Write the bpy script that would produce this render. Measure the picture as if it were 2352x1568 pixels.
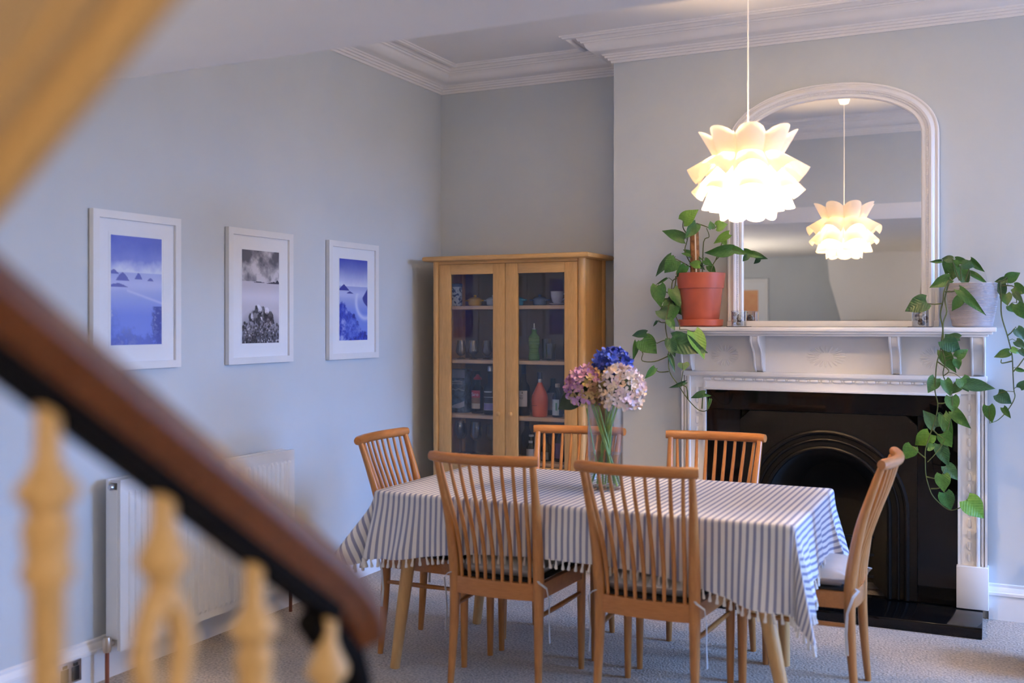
import bpy, bmesh, math, random
import numpy as np
from mathutils import Vector, Matrix
random.seed(7); np.random.seed(7)
S=bpy.context.scene; COL=S.collection
for o in list(bpy.data.objects): bpy.data.objects.remove(o)
PI=math.pi; R=math.radians
# ------------------------------------------------------------ camera
cam_d=bpy.data.cameras.new('camera'); cam=bpy.data.objects.new('camera',cam_d); COL.objects.link(cam)
cam.location=(0,0,1.45); cam.rotation_euler=(R(90),0,R(25.6))
cam_d.sensor_width=36; cam_d.lens=35.97; cam_d.shift_y=-0.0179; cam_d.clip_start=.02
cam_d.dof.use_dof=True; cam_d.dof.focus_distance=5.3; cam_d.dof.aperture_fstop=1.6
S.camera=cam
# ------------------------------------------------------------ colour management
S.view_settings.view_transform='Standard'; S.view_settings.look='None'
S.view_settings.exposure=0.46; S.view_settings.gamma=1.0; S.view_settings.use_curve_mapping=False
# ------------------------------------------------------------ sky outside the windows
W=bpy.data.worlds.new('sky'); S.world=W; W.use_nodes=True
bg=W.node_tree.nodes['Background']; bg.inputs[1].default_value=42.0   # daylight: blue sky over a dull ground
_tc=W.node_tree.nodes.new('ShaderNodeTexCoord'); _sp=W.node_tree.nodes.new('ShaderNodeSeparateXYZ'); _rp=W.node_tree.nodes.new('ShaderNodeValToRGB')
W.node_tree.links.new(_tc.outputs['Generated'],_sp.inputs[0]); W.node_tree.links.new(_sp.outputs[2],_rp.inputs[0]); W.node_tree.links.new(_rp.outputs[0],bg.inputs[0])
_rp.color_ramp.elements[0].position=.0; _rp.color_ramp.elements[0].color=(.10,.085,.07,1); _rp.color_ramp.elements[1].position=.06; _rp.color_ramp.elements[1].color=(.22,.46,1,1)
def portal(loc,rot,sx,sy):
    l=bpy.data.lights.new('window_portal','AREA'); l.shape='RECTANGLE'; l.size=sx; l.size_y=sy; l.cycles.is_portal=True
    o=bpy.data.objects.new('window_portal',l); o.location=loc; o.rotation_euler=rot; COL.objects.link(o)
portal((4.27,4.85,1.8),(0,R(90),0),2.1,1.7)
# ------------------------------------------------------------ helpers
class MB:
    def __init__(s): s.v=[]; s.f=[]; s.uv=None
    def add(s,vs,fs):
        n=len(s.v); s.v+= [tuple(p) for p in vs]; s.f+=[tuple(i+n for i in f) for f in fs]; return s
    def box(s,x0,x1,y0,y1,z0,z1,b=0):
        if b<=0:
            v=[(x,y,z) for x in (x0,x1) for y in (y0,y1) for z in (z0,z1)]
            return s.add(v,[(0,1,3,2),(4,6,7,5),(0,4,5,1),(2,3,7,6),(0,2,6,4),(1,5,7,3)])
        m=bmesh.new(); bmesh.ops.create_cube(m,size=1)
        for q in m.verts: q.co=Vector(((x0+x1)/2+q.co.x*(x1-x0),(y0+y1)/2+q.co.y*(y1-y0),(z0+z1)/2+q.co.z*(z1-z0)))
        bmesh.ops.bevel(m,geom=m.edges[:],offset=b,segments=2,affect='EDGES',profile=.5)
        m.verts.index_update(); s.add([q.co[:] for q in m.verts],[[q.index for q in f.verts] for f in m.faces]); m.free(); return s
    def lathe(s,prof,c=(0,0,0),n=20,cap=True,sx=1,sy=1):
        k=len(prof); vs=[]
        for r,z in prof:
            for i in range(n):
                a=2*PI*i/n; vs.append((c[0]+r*sx*math.cos(a),c[1]+r*sy*math.sin(a),c[2]+z))
        fs=[(j*n+i,j*n+(i+1)%n,(j+1)*n+(i+1)%n,(j+1)*n+i) for j in range(k-1) for i in range(n)]
        if cap:
            if prof[0][0]>1e-4: fs.append(tuple(range(n-1,-1,-1)))
            if prof[-1][0]>1e-4: fs.append(tuple((k-1)*n+i for i in range(n)))
        return s.add(vs,fs)
    def tube(s,pts,rad,n=8,cap=True,flat=1.0,up=None):
        pts=[Vector(p) for p in pts]; m=len(pts)
        if not hasattr(rad,'__len__'): rad=[rad]*m
        vs=[]; ref=None
        for i,p in enumerate(pts):
            t=(pts[min(i+1,m-1)]-pts[max(i-1,0)]).normalized()
            if up is not None: x=Vector(up)-t*t.dot(Vector(up)); x.normalize()
            else:
                if ref is None: ref=Vector((0,0,1)) if abs(t.z)<.9 else Vector((1,0,0))
                x=(ref-t*ref.dot(t)).normalized(); ref=x
            y=t.cross(x)
            for k in range(n):
                a=2*PI*k/n; vs.append(p+(x*math.cos(a)*flat+y*math.sin(a))*rad[i])
        fs=[(j*n+i,j*n+(i+1)%n,(j+1)*n+(i+1)%n,(j+1)*n+i) for j in range(m-1) for i in range(n)]
        if cap: fs+=[tuple(range(n-1,-1,-1)),tuple((m-1)*n+i for i in range(n))]
        return s.add(vs,fs)
    def grid(s,rows,cu=False,cv=False):
        h=len(rows); w=len(rows[0]); vs=[p for r in rows for p in r]; fs=[]
        for j in range(h if cv else h-1):
            for i in range(w if cu else w-1):
                fs.append((j*w+i,j*w+(i+1)%w,((j+1)%h)*w+(i+1)%w,((j+1)%h)*w+i))
        return s.add(vs,fs)
    def prism(s,poly,axis,a,b):
        n=len(poly)
        def P(u,v,w): return (w,u,v) if axis=='x' else ((u,w,v) if axis=='y' else (u,v,w))
        vs=[P(u,v,a) for u,v in poly]+[P(u,v,b) for u,v in poly]
        return s.add(vs,[tuple(range(n)),tuple(range(2*n-1,n-1,-1))]+[(i,n+i,n+(i+1)%n,(i+1)%n) for i in range(n)])
    def xf(s,M):
        s.v=[tuple(M@Vector(p)) for p in s.v]; return s
def mesh(name,mb,m,smooth=40):
    me=bpy.data.meshes.new(name); me.from_pydata(mb.v,[],mb.f); me.validate()
    b=bmesh.new(); b.from_mesh(me); bmesh.ops.recalc_face_normals(b,faces=b.faces); b.to_mesh(me); b.free()
    if m: me.materials.append(m)
    if smooth:
        me.polygons.foreach_set('use_smooth',[True]*len(me.polygons)); me.set_sharp_from_angle(angle=R(smooth))
    me.update(); return me
def ob(name,data,parent=None,loc=None,rot=None):
    o=bpy.data.objects.new(name,data); COL.objects.link(o)
    if parent is not None: o.parent=parent
    if loc: o.location=loc
    if rot: o.rotation_euler=rot
    return o
def part(name,mb,m,parent,smooth=40,label=None,loc=None,rot=None):
    o=ob(name,mesh(name,mb,m,smooth),parent,loc,rot)
    if label: o['label']=label
    return o
def tag(o,label,cat,group=None,kind=None):
    o['label']=label; o['category']=cat
    if group: o['group']=group
    if kind: o['kind']=kind
    return o
def thing(name,label,cat,loc=(0,0,0),rz=0,group=None):
    o=ob(name,None,None,loc,(0,0,rz)); o.empty_display_size=.05
    return tag(o,label,cat,group)
def struct(name,mb,m,label,cat,smooth=30):
    o=part(name,mb,m,None,smooth); o['kind']='structure'; return tag(o,label,cat)
def copy_tree(o,parent=None):
    c=o.copy(); COL.objects.link(c); c.parent=parent
    for ch in o.children: copy_tree(ch,c)
    return c
# ------------------------------------------------------------ materials
def nodes(name):
    m=bpy.data.materials.new(name); m.use_nodes=True; nt=m.node_tree
    return m,nt,nt.nodes['Principled BSDF']
def setp(b,**k):
    for n,v in k.items(): b.inputs[n.replace('_',' ')].default_value=v
def c4(c): return (c[0],c[1],c[2],1)
def mat(name,col,rough=.5,metal=0,var=.06,nscale=8,bump=0,bscale=200,spec=.5,coat=0,stretch=None,detail=3,sheen=0):
    m,nt,b=nodes(name); L=nt.links.new
    tc=nt.nodes.new('ShaderNodeTexCoord'); mp=nt.nodes.new('ShaderNodeMapping')
    if stretch: mp.inputs['Scale'].default_value=stretch
    L(tc.outputs['Object'],mp.inputs['Vector'])
    nz=nt.nodes.new('ShaderNodeTexNoise'); nz.inputs['Scale'].default_value=nscale; nz.inputs['Detail'].default_value=detail
    L(mp.outputs[0],nz.inputs['Vector'])
    rp=nt.nodes.new('ShaderNodeValToRGB'); rp.color_ramp.elements[0].position=.3; rp.color_ramp.elements[1].position=.7
    rp.color_ramp.elements[0].color=c4([x*(1-var) for x in col]); rp.color_ramp.elements[1].color=c4([min(1,x*(1+var)) for x in col])
    L(nz.outputs[0],rp.inputs[0]); L(rp.outputs[0],b.inputs['Base Color'])
    setp(b,Roughness=rough,Metallic=metal); b.inputs['Specular IOR Level'].default_value=spec
    if coat: b.inputs['Coat Weight'].default_value=coat; b.inputs['Coat Roughness'].default_value=.12
    if sheen: b.inputs['Sheen Weight'].default_value=sheen
    if bump:
        n2=nt.nodes.new('ShaderNodeTexNoise'); n2.inputs['Scale'].default_value=bscale; n2.inputs['Detail'].default_value=2
        bp=nt.nodes.new('ShaderNodeBump'); bp.inputs['Strength'].default_value=bump; bp.inputs['Distance'].default_value=.004
        L(tc.outputs['Object'],n2.inputs['Vector']); L(n2.outputs[0],bp.inputs['Height']); L(bp.outputs[0],b.inputs['Normal'])
    return m
def wood(name,dark,light,stretch,rough=.4,scale=14,coat=0):
    m,nt,b=nodes(name); L=nt.links.new
    tc=nt.nodes.new('ShaderNodeTexCoord'); mp=nt.nodes.new('ShaderNodeMapping'); mp.inputs['Scale'].default_value=stretch
    L(tc.outputs['Object'],mp.inputs['Vector'])
    n1=nt.nodes.new('ShaderNodeTexNoise'); n1.inputs['Scale'].default_value=scale; n1.inputs['Detail'].default_value=6; n1.inputs['Roughness'].default_value=.65; n1.inputs['Distortion'].default_value=.8
    n2=nt.nodes.new('ShaderNodeTexNoise'); n2.inputs['Scale'].default_value=scale*5; n2.inputs['Detail'].default_value=2
    L(mp.outputs[0],n1.inputs['Vector']); L(mp.outputs[0],n2.inputs['Vector'])
    mx=nt.nodes.new('ShaderNodeMath'); mx.operation='MULTIPLY_ADD'; mx.inputs[1].default_value=.35; L(n2.outputs[0],mx.inputs[0]); 
    ml=nt.nodes.new('ShaderNodeMath'); ml.operation='MULTIPLY'; ml.inputs[1].default_value=.65; L(n1.outputs[0],ml.inputs[0]); L(ml.outputs[0],mx.inputs[2])
    rp=nt.nodes.new('ShaderNodeValToRGB'); rp.color_ramp.elements[0].position=.33; rp.color_ramp.elements[1].position=.68
    rp.color_ramp.elements[0].color=c4(dark); rp.color_ramp.elements[1].color=c4(light)
    L(mx.outputs[0],rp.inputs[0]); L(rp.outputs[0],b.inputs['Base Color']); setp(b,Roughness=rough)
    if coat: b.inputs['Coat Weight'].default_value=coat; b.inputs['Coat Roughness'].default_value=.15
    bp=nt.nodes.new('ShaderNodeBump'); bp.inputs['Strength'].default_value=.12; bp.inputs['Distance'].default_value=.001
    L(mx.outputs[0],bp.inputs['Height']); L(bp.outputs[0],b.inputs['Normal'])
    return m
def thin_glass(name,tint=(.95,.97,1),ior=1.5,rough=.02,gain=1.0):
    m=bpy.data.materials.new(name); m.use_nodes=True; nt=m.node_tree; nt.nodes.clear(); L=nt.links.new
    out=nt.nodes.new('ShaderNodeOutputMaterial'); mx=nt.nodes.new('ShaderNodeMixShader'); t=nt.nodes.new('ShaderNodeBsdfTransparent'); g=nt.nodes.new('ShaderNodeBsdfGlossy')
    t.inputs[0].default_value=c4(tint); g.inputs['Roughness'].default_value=rough; fr=nt.nodes.new('ShaderNodeLayerWeight'); fr.inputs['Blend'].default_value=.5
    pw=nt.nodes.new('ShaderNodeMath'); pw.operation='POWER'; pw.inputs[1].default_value=3.5; L(fr.outputs['Facing'],pw.inputs[0])
    mu=nt.nodes.new('ShaderNodeMath'); mu.operation='MULTIPLY_ADD'; mu.use_clamp=True; mu.inputs[1].default_value=.85*gain; mu.inputs[2].default_value=.04*gain
    L(pw.outputs[0],mu.inputs[0]); L(mu.outputs[0],mx.inputs[0]); L(t.outputs[0],mx.inputs[1]); L(g.outputs[0],mx.inputs[2]); L(mx.outputs[0],out.inputs[0])
    return m
def attr_mat(name,rough=.6,spec=.3,translucent=0):
    m,nt,b=nodes(name); a=nt.nodes.new('ShaderNodeAttribute'); a.attribute_name='Col'
    nt.links.new(a.outputs['Color'],b.inputs['Base Color']); setp(b,Roughness=rough); b.inputs['Specular IOR Level'].default_value=spec
    if translucent: b.inputs['Subsurface Weight'].default_value=translucent; b.inputs['Subsurface Radius'].default_value=(.01,.01,.01)
    return m
M_wall=mat('wall_paint_blue_grey',(.595,.632,.66),.75,var=.02,nscale=3,bump=.05,bscale=180,spec=.25)
M_ceil=mat('ceiling_white_paint',(.84,.83,.83),.8,var=.015,nscale=3,spec=.2)
M_white=mat('white_gloss_paint',(.86,.85,.85),.35,var=.02,nscale=6)
M_plaster=mat('white_plaster_moulding',(.86,.84,.83),.6,var=.02,nscale=6,spec=.3)
M_frame=mat('white_frame_paint',(.80,.80,.80),.4,var=.02)
M_mount=mat('mount_card_white',(.82,.83,.85),.8,var=.01)
M_rad=mat('radiator_enamel',(.78,.79,.80),.3,var=.015)
M_oak=wood('oak_cabinet_wood',(.60,.335,.115),(.76,.45,.175),(6,6,.7),.42,6)
M_oakh=wood('oak_cabinet_wood_horizontal',(.60,.335,.115),(.76,.45,.175),(.7,6,6),.42,6)
M_oakin=wood('oak_shelf_edge',(.60,.38,.22),(.74,.50,.31),(.7,6,6),.5,6)
M_back=mat('cabinet_back_panel',(.24,.19,.15),.7,var=.1,nscale=5)
M_chair=wood('chair_beech_wood',(.36,.140,.034),(.49,.215,.062),(5,5,.6),.33,7,.25)
M_chairh=wood('chair_beech_wood_horizontal',(.36,.133,.031),(.49,.205,.058),(.6,5,5),.33,7,.25)
M_table=wood('table_oak_wood',(.48,.27,.10),(.60,.36,.15),(5,5,.6),.4,7)
M_rail=wood('mahogany_handrail',(.085,.022,.007),(.165,.05,.014),(6,.8,.8),.3,6,.5)
M_iron=mat('black_iron_bar',(.006,.005,.005),.8,var=.1,spec=.08)
M_cream=mat('cream_paint',(.70,.46,.205),.5,var=.03,nscale=10)
M_seat=mat('black_seat_fabric',(.012,.012,.013),.8,var=.1,nscale=60,bump=.1,bscale=500)
M_cush=mat('pale_grey_cotton',(.60,.62,.66),.9,var=.04,nscale=10,bump=.2,bscale=60,spec=.1)
M_tassel=mat('cream_cotton_tassel',(.74,.72,.70),.9,var=.05,nscale=60,spec=.1)
M_granite=mat('polished_black_granite',(.003,.003,.0034),.06,spec=.3,var=.5,nscale=260,detail=2)
M_cast=mat('black_cast_iron',(.004,.004,.0042),.45,spec=.14,var=.2,nscale=60,bump=.15,bscale=300)
M_soot=mat('sooty_firebrick',(.003,.003,.003),.9,var=.2)
M_mirror,_nt,_b=nodes('mirror_silver'); setp(_b,Roughness=.0,Metallic=1.0); _b.inputs['Base Color'].default_value=(.86,.87,.86,1)
M_glass=thin_glass('cabinet_door_glass',(.93,.95,.97),1.52,.0,1.0)
M_gl=thin_glass('drinking_glass',(.90,.93,.96),1.5,.04,2.4)
M_vase=thin_glass('vase_glass',(.93,.95,.97),1.45,.02,1.0)
M_pane=thin_glass('window_pane_glass',(.97,.98,1),1.4,.0,.6)
M_terra=mat('terracotta_plastic',(.40,.082,.04),.42,var=.1,nscale=9)
M_soil=mat('potting_soil',(.03,.018,.01),.95,var=.4,nscale=60,bump=.5,bscale=150)
M_coir=mat('coir_moss_pole',(.27,.125,.05),.95,var=.5,nscale=40,bump=.6,bscale=120)
M_pale=mat('pale_wood_stick',(.70,.56,.40),.7)
M_vine=mat('vine_stem',(.065,.09,.022),.6,var=.3,nscale=30)
M_pot2=mat('ribbed_white_ceramic',(.42,.40,.43),.45,var=.06,nscale=40)
M_metal=mat('brushed_metal',(.55,.55,.57),.3,metal=1,var=.05)
M_copper=mat('copper_pipe_paint',(.23,.07,.035),.5,var=.1)
M_brass=mat('valve_brass_nickel',(.55,.47,.38),.35,metal=.8,var=.1)
M_black=mat('black_plastic',(.012,.012,.013),.4,var=.1)
M_dark=mat('dark_gap',(.01,.008,.006),.9,var=.1)
def leafmat(name,c1,c2):
    m=mat(name,c1,.35,var=.35,nscale=7,spec=.5); nt=m.node_tree; b=nt.nodes['Principled BSDF']
    rp=[n for n in nt.nodes if n.type=='VALTORGB'][0]; rp.color_ramp.elements[0].color=c4(c1); rp.color_ramp.elements[1].color=c4(c2)
    # veins, from the leaf's own coordinates
    tc=[n for n in nt.nodes if n.type=='TEX_COORD'][0]; sp=nt.nodes.new('ShaderNodeSeparateXYZ'); nt.links.new(tc.outputs['Object'],sp.inputs[0])
    ab=nt.nodes.new('ShaderNodeMath'); ab.operation='ABSOLUTE'; nt.links.new(sp.outputs[0],ab.inputs[0])
    ma=nt.nodes.new('ShaderNodeMath'); ma.operation='MULTIPLY_ADD'; ma.inputs[1].default_value=-.75; nt.links.new(ab.outputs[0],ma.inputs[0]); nt.links.new(sp.outputs[1],ma.inputs[2])
    sn=nt.nodes.new('ShaderNodeMath'); sn.operation='MULTIPLY'; sn.inputs[1].default_value=46; nt.links.new(ma.outputs[0],sn.inputs[0])
    s2=nt.nodes.new('ShaderNodeMath'); s2.operation='SINE'; nt.links.new(sn.outputs[0],s2.inputs[0])
    bp=nt.nodes.new('ShaderNodeBump'); bp.inputs['Strength'].default_value=.10; bp.inputs['Distance'].default_value=.01
    nt.links.new(s2.outputs[0],bp.inputs['Height']); nt.links.new(bp.outputs[0],b.inputs['Normal'])
    return m
M_leaf=[leafmat('leaf_mid_green',(.026,.105,.020),(.050,.165,.030)),leafmat('leaf_dark_green',(.014,.062,.024),(.028,.105,.034)),leafmat('leaf_lime_green',(.10,.25,.028),(.15,.32,.045))]
# ============================================================ THE ROOM
XL,XR,XHR=-3.313,4.2,1.65; YA,YW,YH=5.84,5.55,2.53; ZC,ZH=3.065,2.267; XC,XC2=-2.011,.345; YB=-1.75
M_carpet,nt,b=nodes('grey_carpet'); L=nt.links.new
tc=nt.nodes.new('ShaderNodeTexCoord'); n1=nt.nodes.new('ShaderNodeTexNoise'); n1.inputs['Scale'].default_value=95; n1.inputs['Detail'].default_value=4
n2=nt.nodes.new('ShaderNodeTexNoise'); n2.inputs['Scale'].default_value=3.5; n2.inputs['Detail'].default_value=3
L(tc.outputs['Object'],n1.inputs['Vector']); L(tc.outputs['Object'],n2.inputs['Vector'])
rp=nt.nodes.new('ShaderNodeValToRGB'); rp.color_ramp.elements[0].position=.3; rp.color_ramp.elements[1].position=.7
rp.color_ramp.elements[0].color=(.25,.215,.18,1); rp.color_ramp.elements[1].color=(.72,.62,.53,1); L(n1.outputs[0],rp.inputs[0])
r2=nt.nodes.new('ShaderNodeValToRGB'); r2.color_ramp.elements[0].position=.35; r2.color_ramp.elements[1].position=.65
r2.color_ramp.elements[0].color=(.86,.86,.86,1); r2.color_ramp.elements[1].color=(1,1,1,1); L(n2.outputs[0],r2.inputs[0])
mm=nt.nodes.new('ShaderNodeMixRGB'); mm.blend_type='MULTIPLY'; mm.inputs[0].default_value=1; L(rp.outputs[0],mm.inputs[1]); L(r2.outputs[0],mm.inputs[2]); L(mm.outputs[0],b.inputs['Base Color'])
bp=nt.nodes.new('ShaderNodeBump'); bp.inputs['Strength'].default_value=.9; bp.inputs['Distance'].default_value=.012; L(n1.outputs[0],bp.inputs['Height']); L(bp.outputs[0],b.inputs['Normal'])
setp(b,Roughness=.95); b.inputs['Specular IOR Level'].default_value=.1; b.inputs['Sheen Weight'].default_value=.3
struct('floor',MB().box(XL-.2,XR+.2,YB-.2,YA+.2,-.12,0),M_carpet,'grey beige carpeted floor','floor')
struct('wall_left',MB().box(XL-.2,XL,YB-.2,YA+.2,0,ZC+.1),M_wall,'pale blue grey wall hung with three framed photographs','wall')
struct('wall_back',MB().box(XL,XC,YA,YA+.2,0,ZC+.1).box(XC2,XR,YA,YA+.2,0,ZC+.1),M_wall,'grey alcove wall behind the oak cabinet','wall')
# chimney breast with the hearth recess
cb=MB().box(XC,-1.30,YW,YA+.2,0,ZC+.1).box(-.36,XC2,YW,YA+.2,0,ZC+.1).box(-1.30,-.36,YW,YA+.2,1.0,ZC+.1).box(-1.30,-.36,YA+.05,YA+.2,0,1.0)
struct('wall_chimney_breast',cb,M_wall,'grey chimney breast wall carrying the arched mirror','wall')
# right wall with window openings
def holed(y0,y1,z0,z1,hy0,hy1,hz0,hz1,mb):
    mb.box(XR,XR+.25,y0,hy0,z0,z1); mb.box(XR,XR+.25,hy1,y1,z0,z1); mb.box(XR,XR+.25,hy0,hy1,z0,hz0); mb.box(XR,XR+.25,hy0,hy1,hz1,z1)
wr=MB(); holed(YH-.2,YA+.2,0,ZC+.1,4.0,5.7,.75,2.85,wr)
struct('wall_right',wr,M_wall,'pale grey wall with the tall window','wall')
struct('ceiling',MB().box(XL-.2,XR+.25,YH-.2,YA+.2,ZC,ZC+.15),M_ceil,'white painted dining room ceiling','ceiling')
struct('ceiling_hall',MB().box(XL,XHR,YB,YH,ZH,ZH+.13,.006),M_ceil,'low white soffit over the stair hall','ceiling')
struct('wall_front',MB().box(XL,XR,YH-.2,YH,ZH+.125,ZC),M_wall,'grey wall above the low hall opening','wall')
struct('wall_hall_right',MB().box(XHR,XHR+.15,YB-.2,YH,0,ZH+.13).box(XHR+.15,XR,YH-.2,YH,0,ZH+.13),M_wall,'grey side wall of the stair hall','wall')
hb=MB().box(XL,XHR,YB-.2,YB,0,ZH+.13); struct('wall_hall',hb,M_wall,'grey rear wall of the stair hall','wall')
struct('wall_stairwell',MB().prism([(-1.70,1.48),(XHR,1.48),(XHR,ZH),(-1.86,ZH),(-1.83,1.95),(-1.76,1.7)],'y',YB,YB+.35),M_ceil,'white stairwell wall with a curved edge','wall')
# windows
def window(name,y0,y1,z0,z1,label):
    o=thing(name,label,'window',(XR+.12,0,0)); o['kind']='structure'
    f=MB(); t=.06
    for a,b_,c,d in ((y0,y0+t,z0,z1),(y1-t,y1,z0,z1),(y0,y1,z0,z0+t),(y0,y1,z1-t,z1)): f.box(-.03,.03,a,b_,c,d)
    part('frame',f,M_white,o); zm=(z0+z1)/2; ym=(y0+y1)/2
    part('sash_bar',MB().box(-.025,.025,y0+t,y1-t,zm-.025,zm+.025),M_white,o); part('mullion',MB().box(-.03,.03,ym-.04,ym+.04,z0+t,z1-t),M_white,o)
    for yy in ((y0+t,ym-.04),(ym+.04,y1-t)):
        for zz in ((z0+t,zm-.025),(zm+.025,z1-t)): part('pane',MB().box(-.003,.003,yy[0],yy[1],zz[0],zz[1]),M_pane,o)
    part('sill',MB().box(-.17,.03,y0-.04,y1+.04,z0-.03,z0),M_white,o)
window('window_1',4.0,5.7,.75,2.85,'tall white sash window in the far right wall')
# sweep of a wall moulding: path of plan points, profile (distance from wall, z), room on the right-hand side (sign)
def moulding(path,prof,sign=1,closed=False):
    n=len(path); rows=[]
    P=[Vector(p) for p in path]
    for i in range(n):
        d1=(P[i]-P[i-1]).normalized() if (i>0 or closed) else (P[1]-P[0]).normalized()
        d2=(P[(i+1)%n]-P[i]).normalized() if (i<n-1 or closed) else d1
        n1=Vector((d1.y,-d1.x))*sign; n2=Vector((d2.y,-d2.x))*sign
        m=(n1+n2); m=m/(1+n1.dot(n2))
        rows.append([(P[i].x+m.x*o,P[i].y+m.y*o,z) for o,z in prof])
    return MB().grid(rows,cv=closed)
corn=[(0,2.94),(.012,2.94),(.014,2.952),(.026,2.953),(.028,2.964),(.040,2.965),(.042,2.976),(.05,2.978)]
corn+=[(.056+.075*math.sin(t*PI/2/6)*1.0,2.985+.047*(1-math.cos(t*PI/2/6))) for t in range(7)]
corn+=[(.136,3.036),(.146,3.036),(.150,3.046),(.160,3.046),(.164,3.055),(.170,3.064),(.200,3.064),(.203,3.054),(.214,3.047),(.226,3.050),(.232,3.058),(.240,3.058),(.243,ZC+.002)]
room=[(XL,YH),(XL,YA),(XC,YA),(XC,YW),(XC2,YW),(XC2,YA),(XR,YA),(XR,YH)]
struct('trim_1',moulding(room,corn,1,True),M_plaster,'white moulded plaster cornice around the ceiling','cornice',25)
bbp=[(0,0),(.018,0),(.018,.118),(.026,.122),(.026,.134),(.020,.138),(.016,.152),(.009,.160),(.009,.172),(0,.176)]
struct('baseboard_left',moulding([(XL,YB),(XL,YA),(XC,YA),(XC,YW),(-1.60,YW)],bbp),M_white,'white moulded skirting board along the left wall','skirting board')
struct('baseboard_right',moulding([(-.06,YW),(XC2,YW),(XC2,YA),(XR,YA),(XR,YH)],bbp),M_white,'white moulded skirting board right of the fireplace','skirting board')
# ============================================================ STAIRS IN THE FOREGROUND
XS=-.70
# steps
st=thing('staircase','carpeted stair flight rising beside the mahogany handrail','staircase',(0,0,0))
M_step=mat('stair_carpet_grey',(.36,.33,.31),.95,var=.25,nscale=120)
for i in range(8): part('step',MB().box(-1.62,-.66,1.02-.264*(i+1)-(0 if i<7 else .4),1.02-.264*i,0.002,.185*(i+1),.008),M_step,st)
bn=thing('stair_banister','glossy mahogany handrail ending in a scroll on cream iron balusters','banister',(0,0,0))
slope=-.703
def rz(y): return 1.464+slope*(y-.543)   # handrail centre line
path=[(XS,y,rz(y)-.006) for y in np.linspace(-1.0,.95,24)]
path+=[(XS,.975,rz(.975)-.007),(XS,1.0,rz(1.0)-.009),(XS,1.022,1.112),(XS,1.036,1.090),(XS,1.042,1.068)]
prof=[]  # broad rounded rail with a waist: local (x,n)
for a in range(20):
    t=2*PI*a/20; prof.append((.035*math.cos(t)*(1 if math.sin(t)>-.3 else .82),.0315*math.sin(t)))
rows=[]
for i,p in enumerate(path):
    p=Vector(p); t=(Vector(path[min(i+1,len(path)-1)])-Vector(path[max(i-1,0)])).normalized(); n=Vector((0,-t.z,t.y))
    k=1 if i<24 else 1-.035*(i-23)
    rows.append([p+Vector((x*k,0,0))+n*q*k for x,q in prof])
hm=MB().grid(rows,cu=True); nr=len(prof); hm.f+=[tuple(range(nr)),tuple(len(hm.v)-nr+i for i in range(nr))]
part('handrail',hm,M_rail,bn)
und=MB(); p2=[(XS,y,rz(y)-.052) for y in np.linspace(-1.0,.97,20)]; rows=[]
for p in p2:
    n=Vector((0,-slope,1)).normalized(); p=Vector(p)
    rows.append([p+Vector((x,0,0))+n*q for x,q in ((-.018,-.003),(.018,-.003),(.018,.018),(-.018,.018))])
und.grid(rows,cu=True); part('core_rail',und,M_iron,bn)
sc=MB().tube([(XS-.012,.95,1.112),(XS-.012,.985,1.084),(XS-.012,1.018,1.052),(XS-.012,1.034,1.015),(XS-.012,1.028,.98),(XS-.012,1.005,.955),(XS-.012,.975,.95)],[.016,.022,.027,.026,.024,.02,.014],12); part('scroll_bracket',sc,M_iron,bn)
def bal_a(): # turned column
    return MB().lathe([(.010,0),(.0105,-.02),(.0115,-.045),(.0175,-.056),(.026,-.068),(.026,-.073),(.0175,-.082),(.0165,-.090),(.0215,-.098),(.0195,-.108),(.0180,-.125),(.0215,-.134),(.0215,-.139),(.0145,-.148),(.0130,-.30),(.0125,-.62),(.017,-.65),(.013,-.67),(.013,-.80)],n=18)
def bal_b(): # open loop baluster
    m=MB().lathe([(.0115,0),(.0115,-.03),(.0150,-.040),(.0245,-.060),(.0245,-.066),(.014,-.080),(.0135,-.092),(.018,-.104)],n=16)
    for s in (-1,1):
        m.tube([(0,0,-.085),(0,s*.010,-.100),(0,s*.021,-.122),(0,s*.0255,-.145),(0,s*.0225,-.168),(0,s*.0175,-.188),(0,s*.0165,-.21),(0,s*.0165,-.45),(0,s*.013,-.6)],[.011,.0125,.0125,.0125,.0115,.011,.011,.0105,.010],10)
    m.lathe([(.014,-.60),(.02,-.62),(.02,-.64),(.012,-.66),(.012,-.80)],n=16); return m
ba=mesh('baluster_column',bal_a(),M_cream); bb=mesh('baluster_loop',bal_b(),M_cream)
for k in range(-9,4):
    y=.587+.1275*k; o=ob('baluster',ba if k%2==0 else bb,bn,(XS,y,rz(y)-.05))
    top=rz(y)-.05; stepz=.185*max(0,math.ceil((1.02-y)/.264)); o.scale=(1,1,1)
    if top-.80<stepz: o.scale.z=1
# upper flight string with its moulded edge
us=thing('stair_string','cream painted sloping stair string with rounded moulded edge','stair string',(0,0,0))
def sz(x): return 1.53+.79*(x+.644)
poly=[(-.655,sz(-.655)),(.27,sz(.27)),(.27,ZH-.004),(-.30,ZH-.004),(-.655,sz(-.655)+.45)]
part('string_board',MB().prism(poly,'y',.20,.495),M_cream,us)
mo=MB(); 
for off,yy,r in ((.010,.485,.020),(.004,.44,.008)):
    mo.tube([(x,yy,sz(x)+off) for x in np.linspace(-.654,.25,6)],r,12)
part('edge_moulding',mo,M_cream,us)
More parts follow.
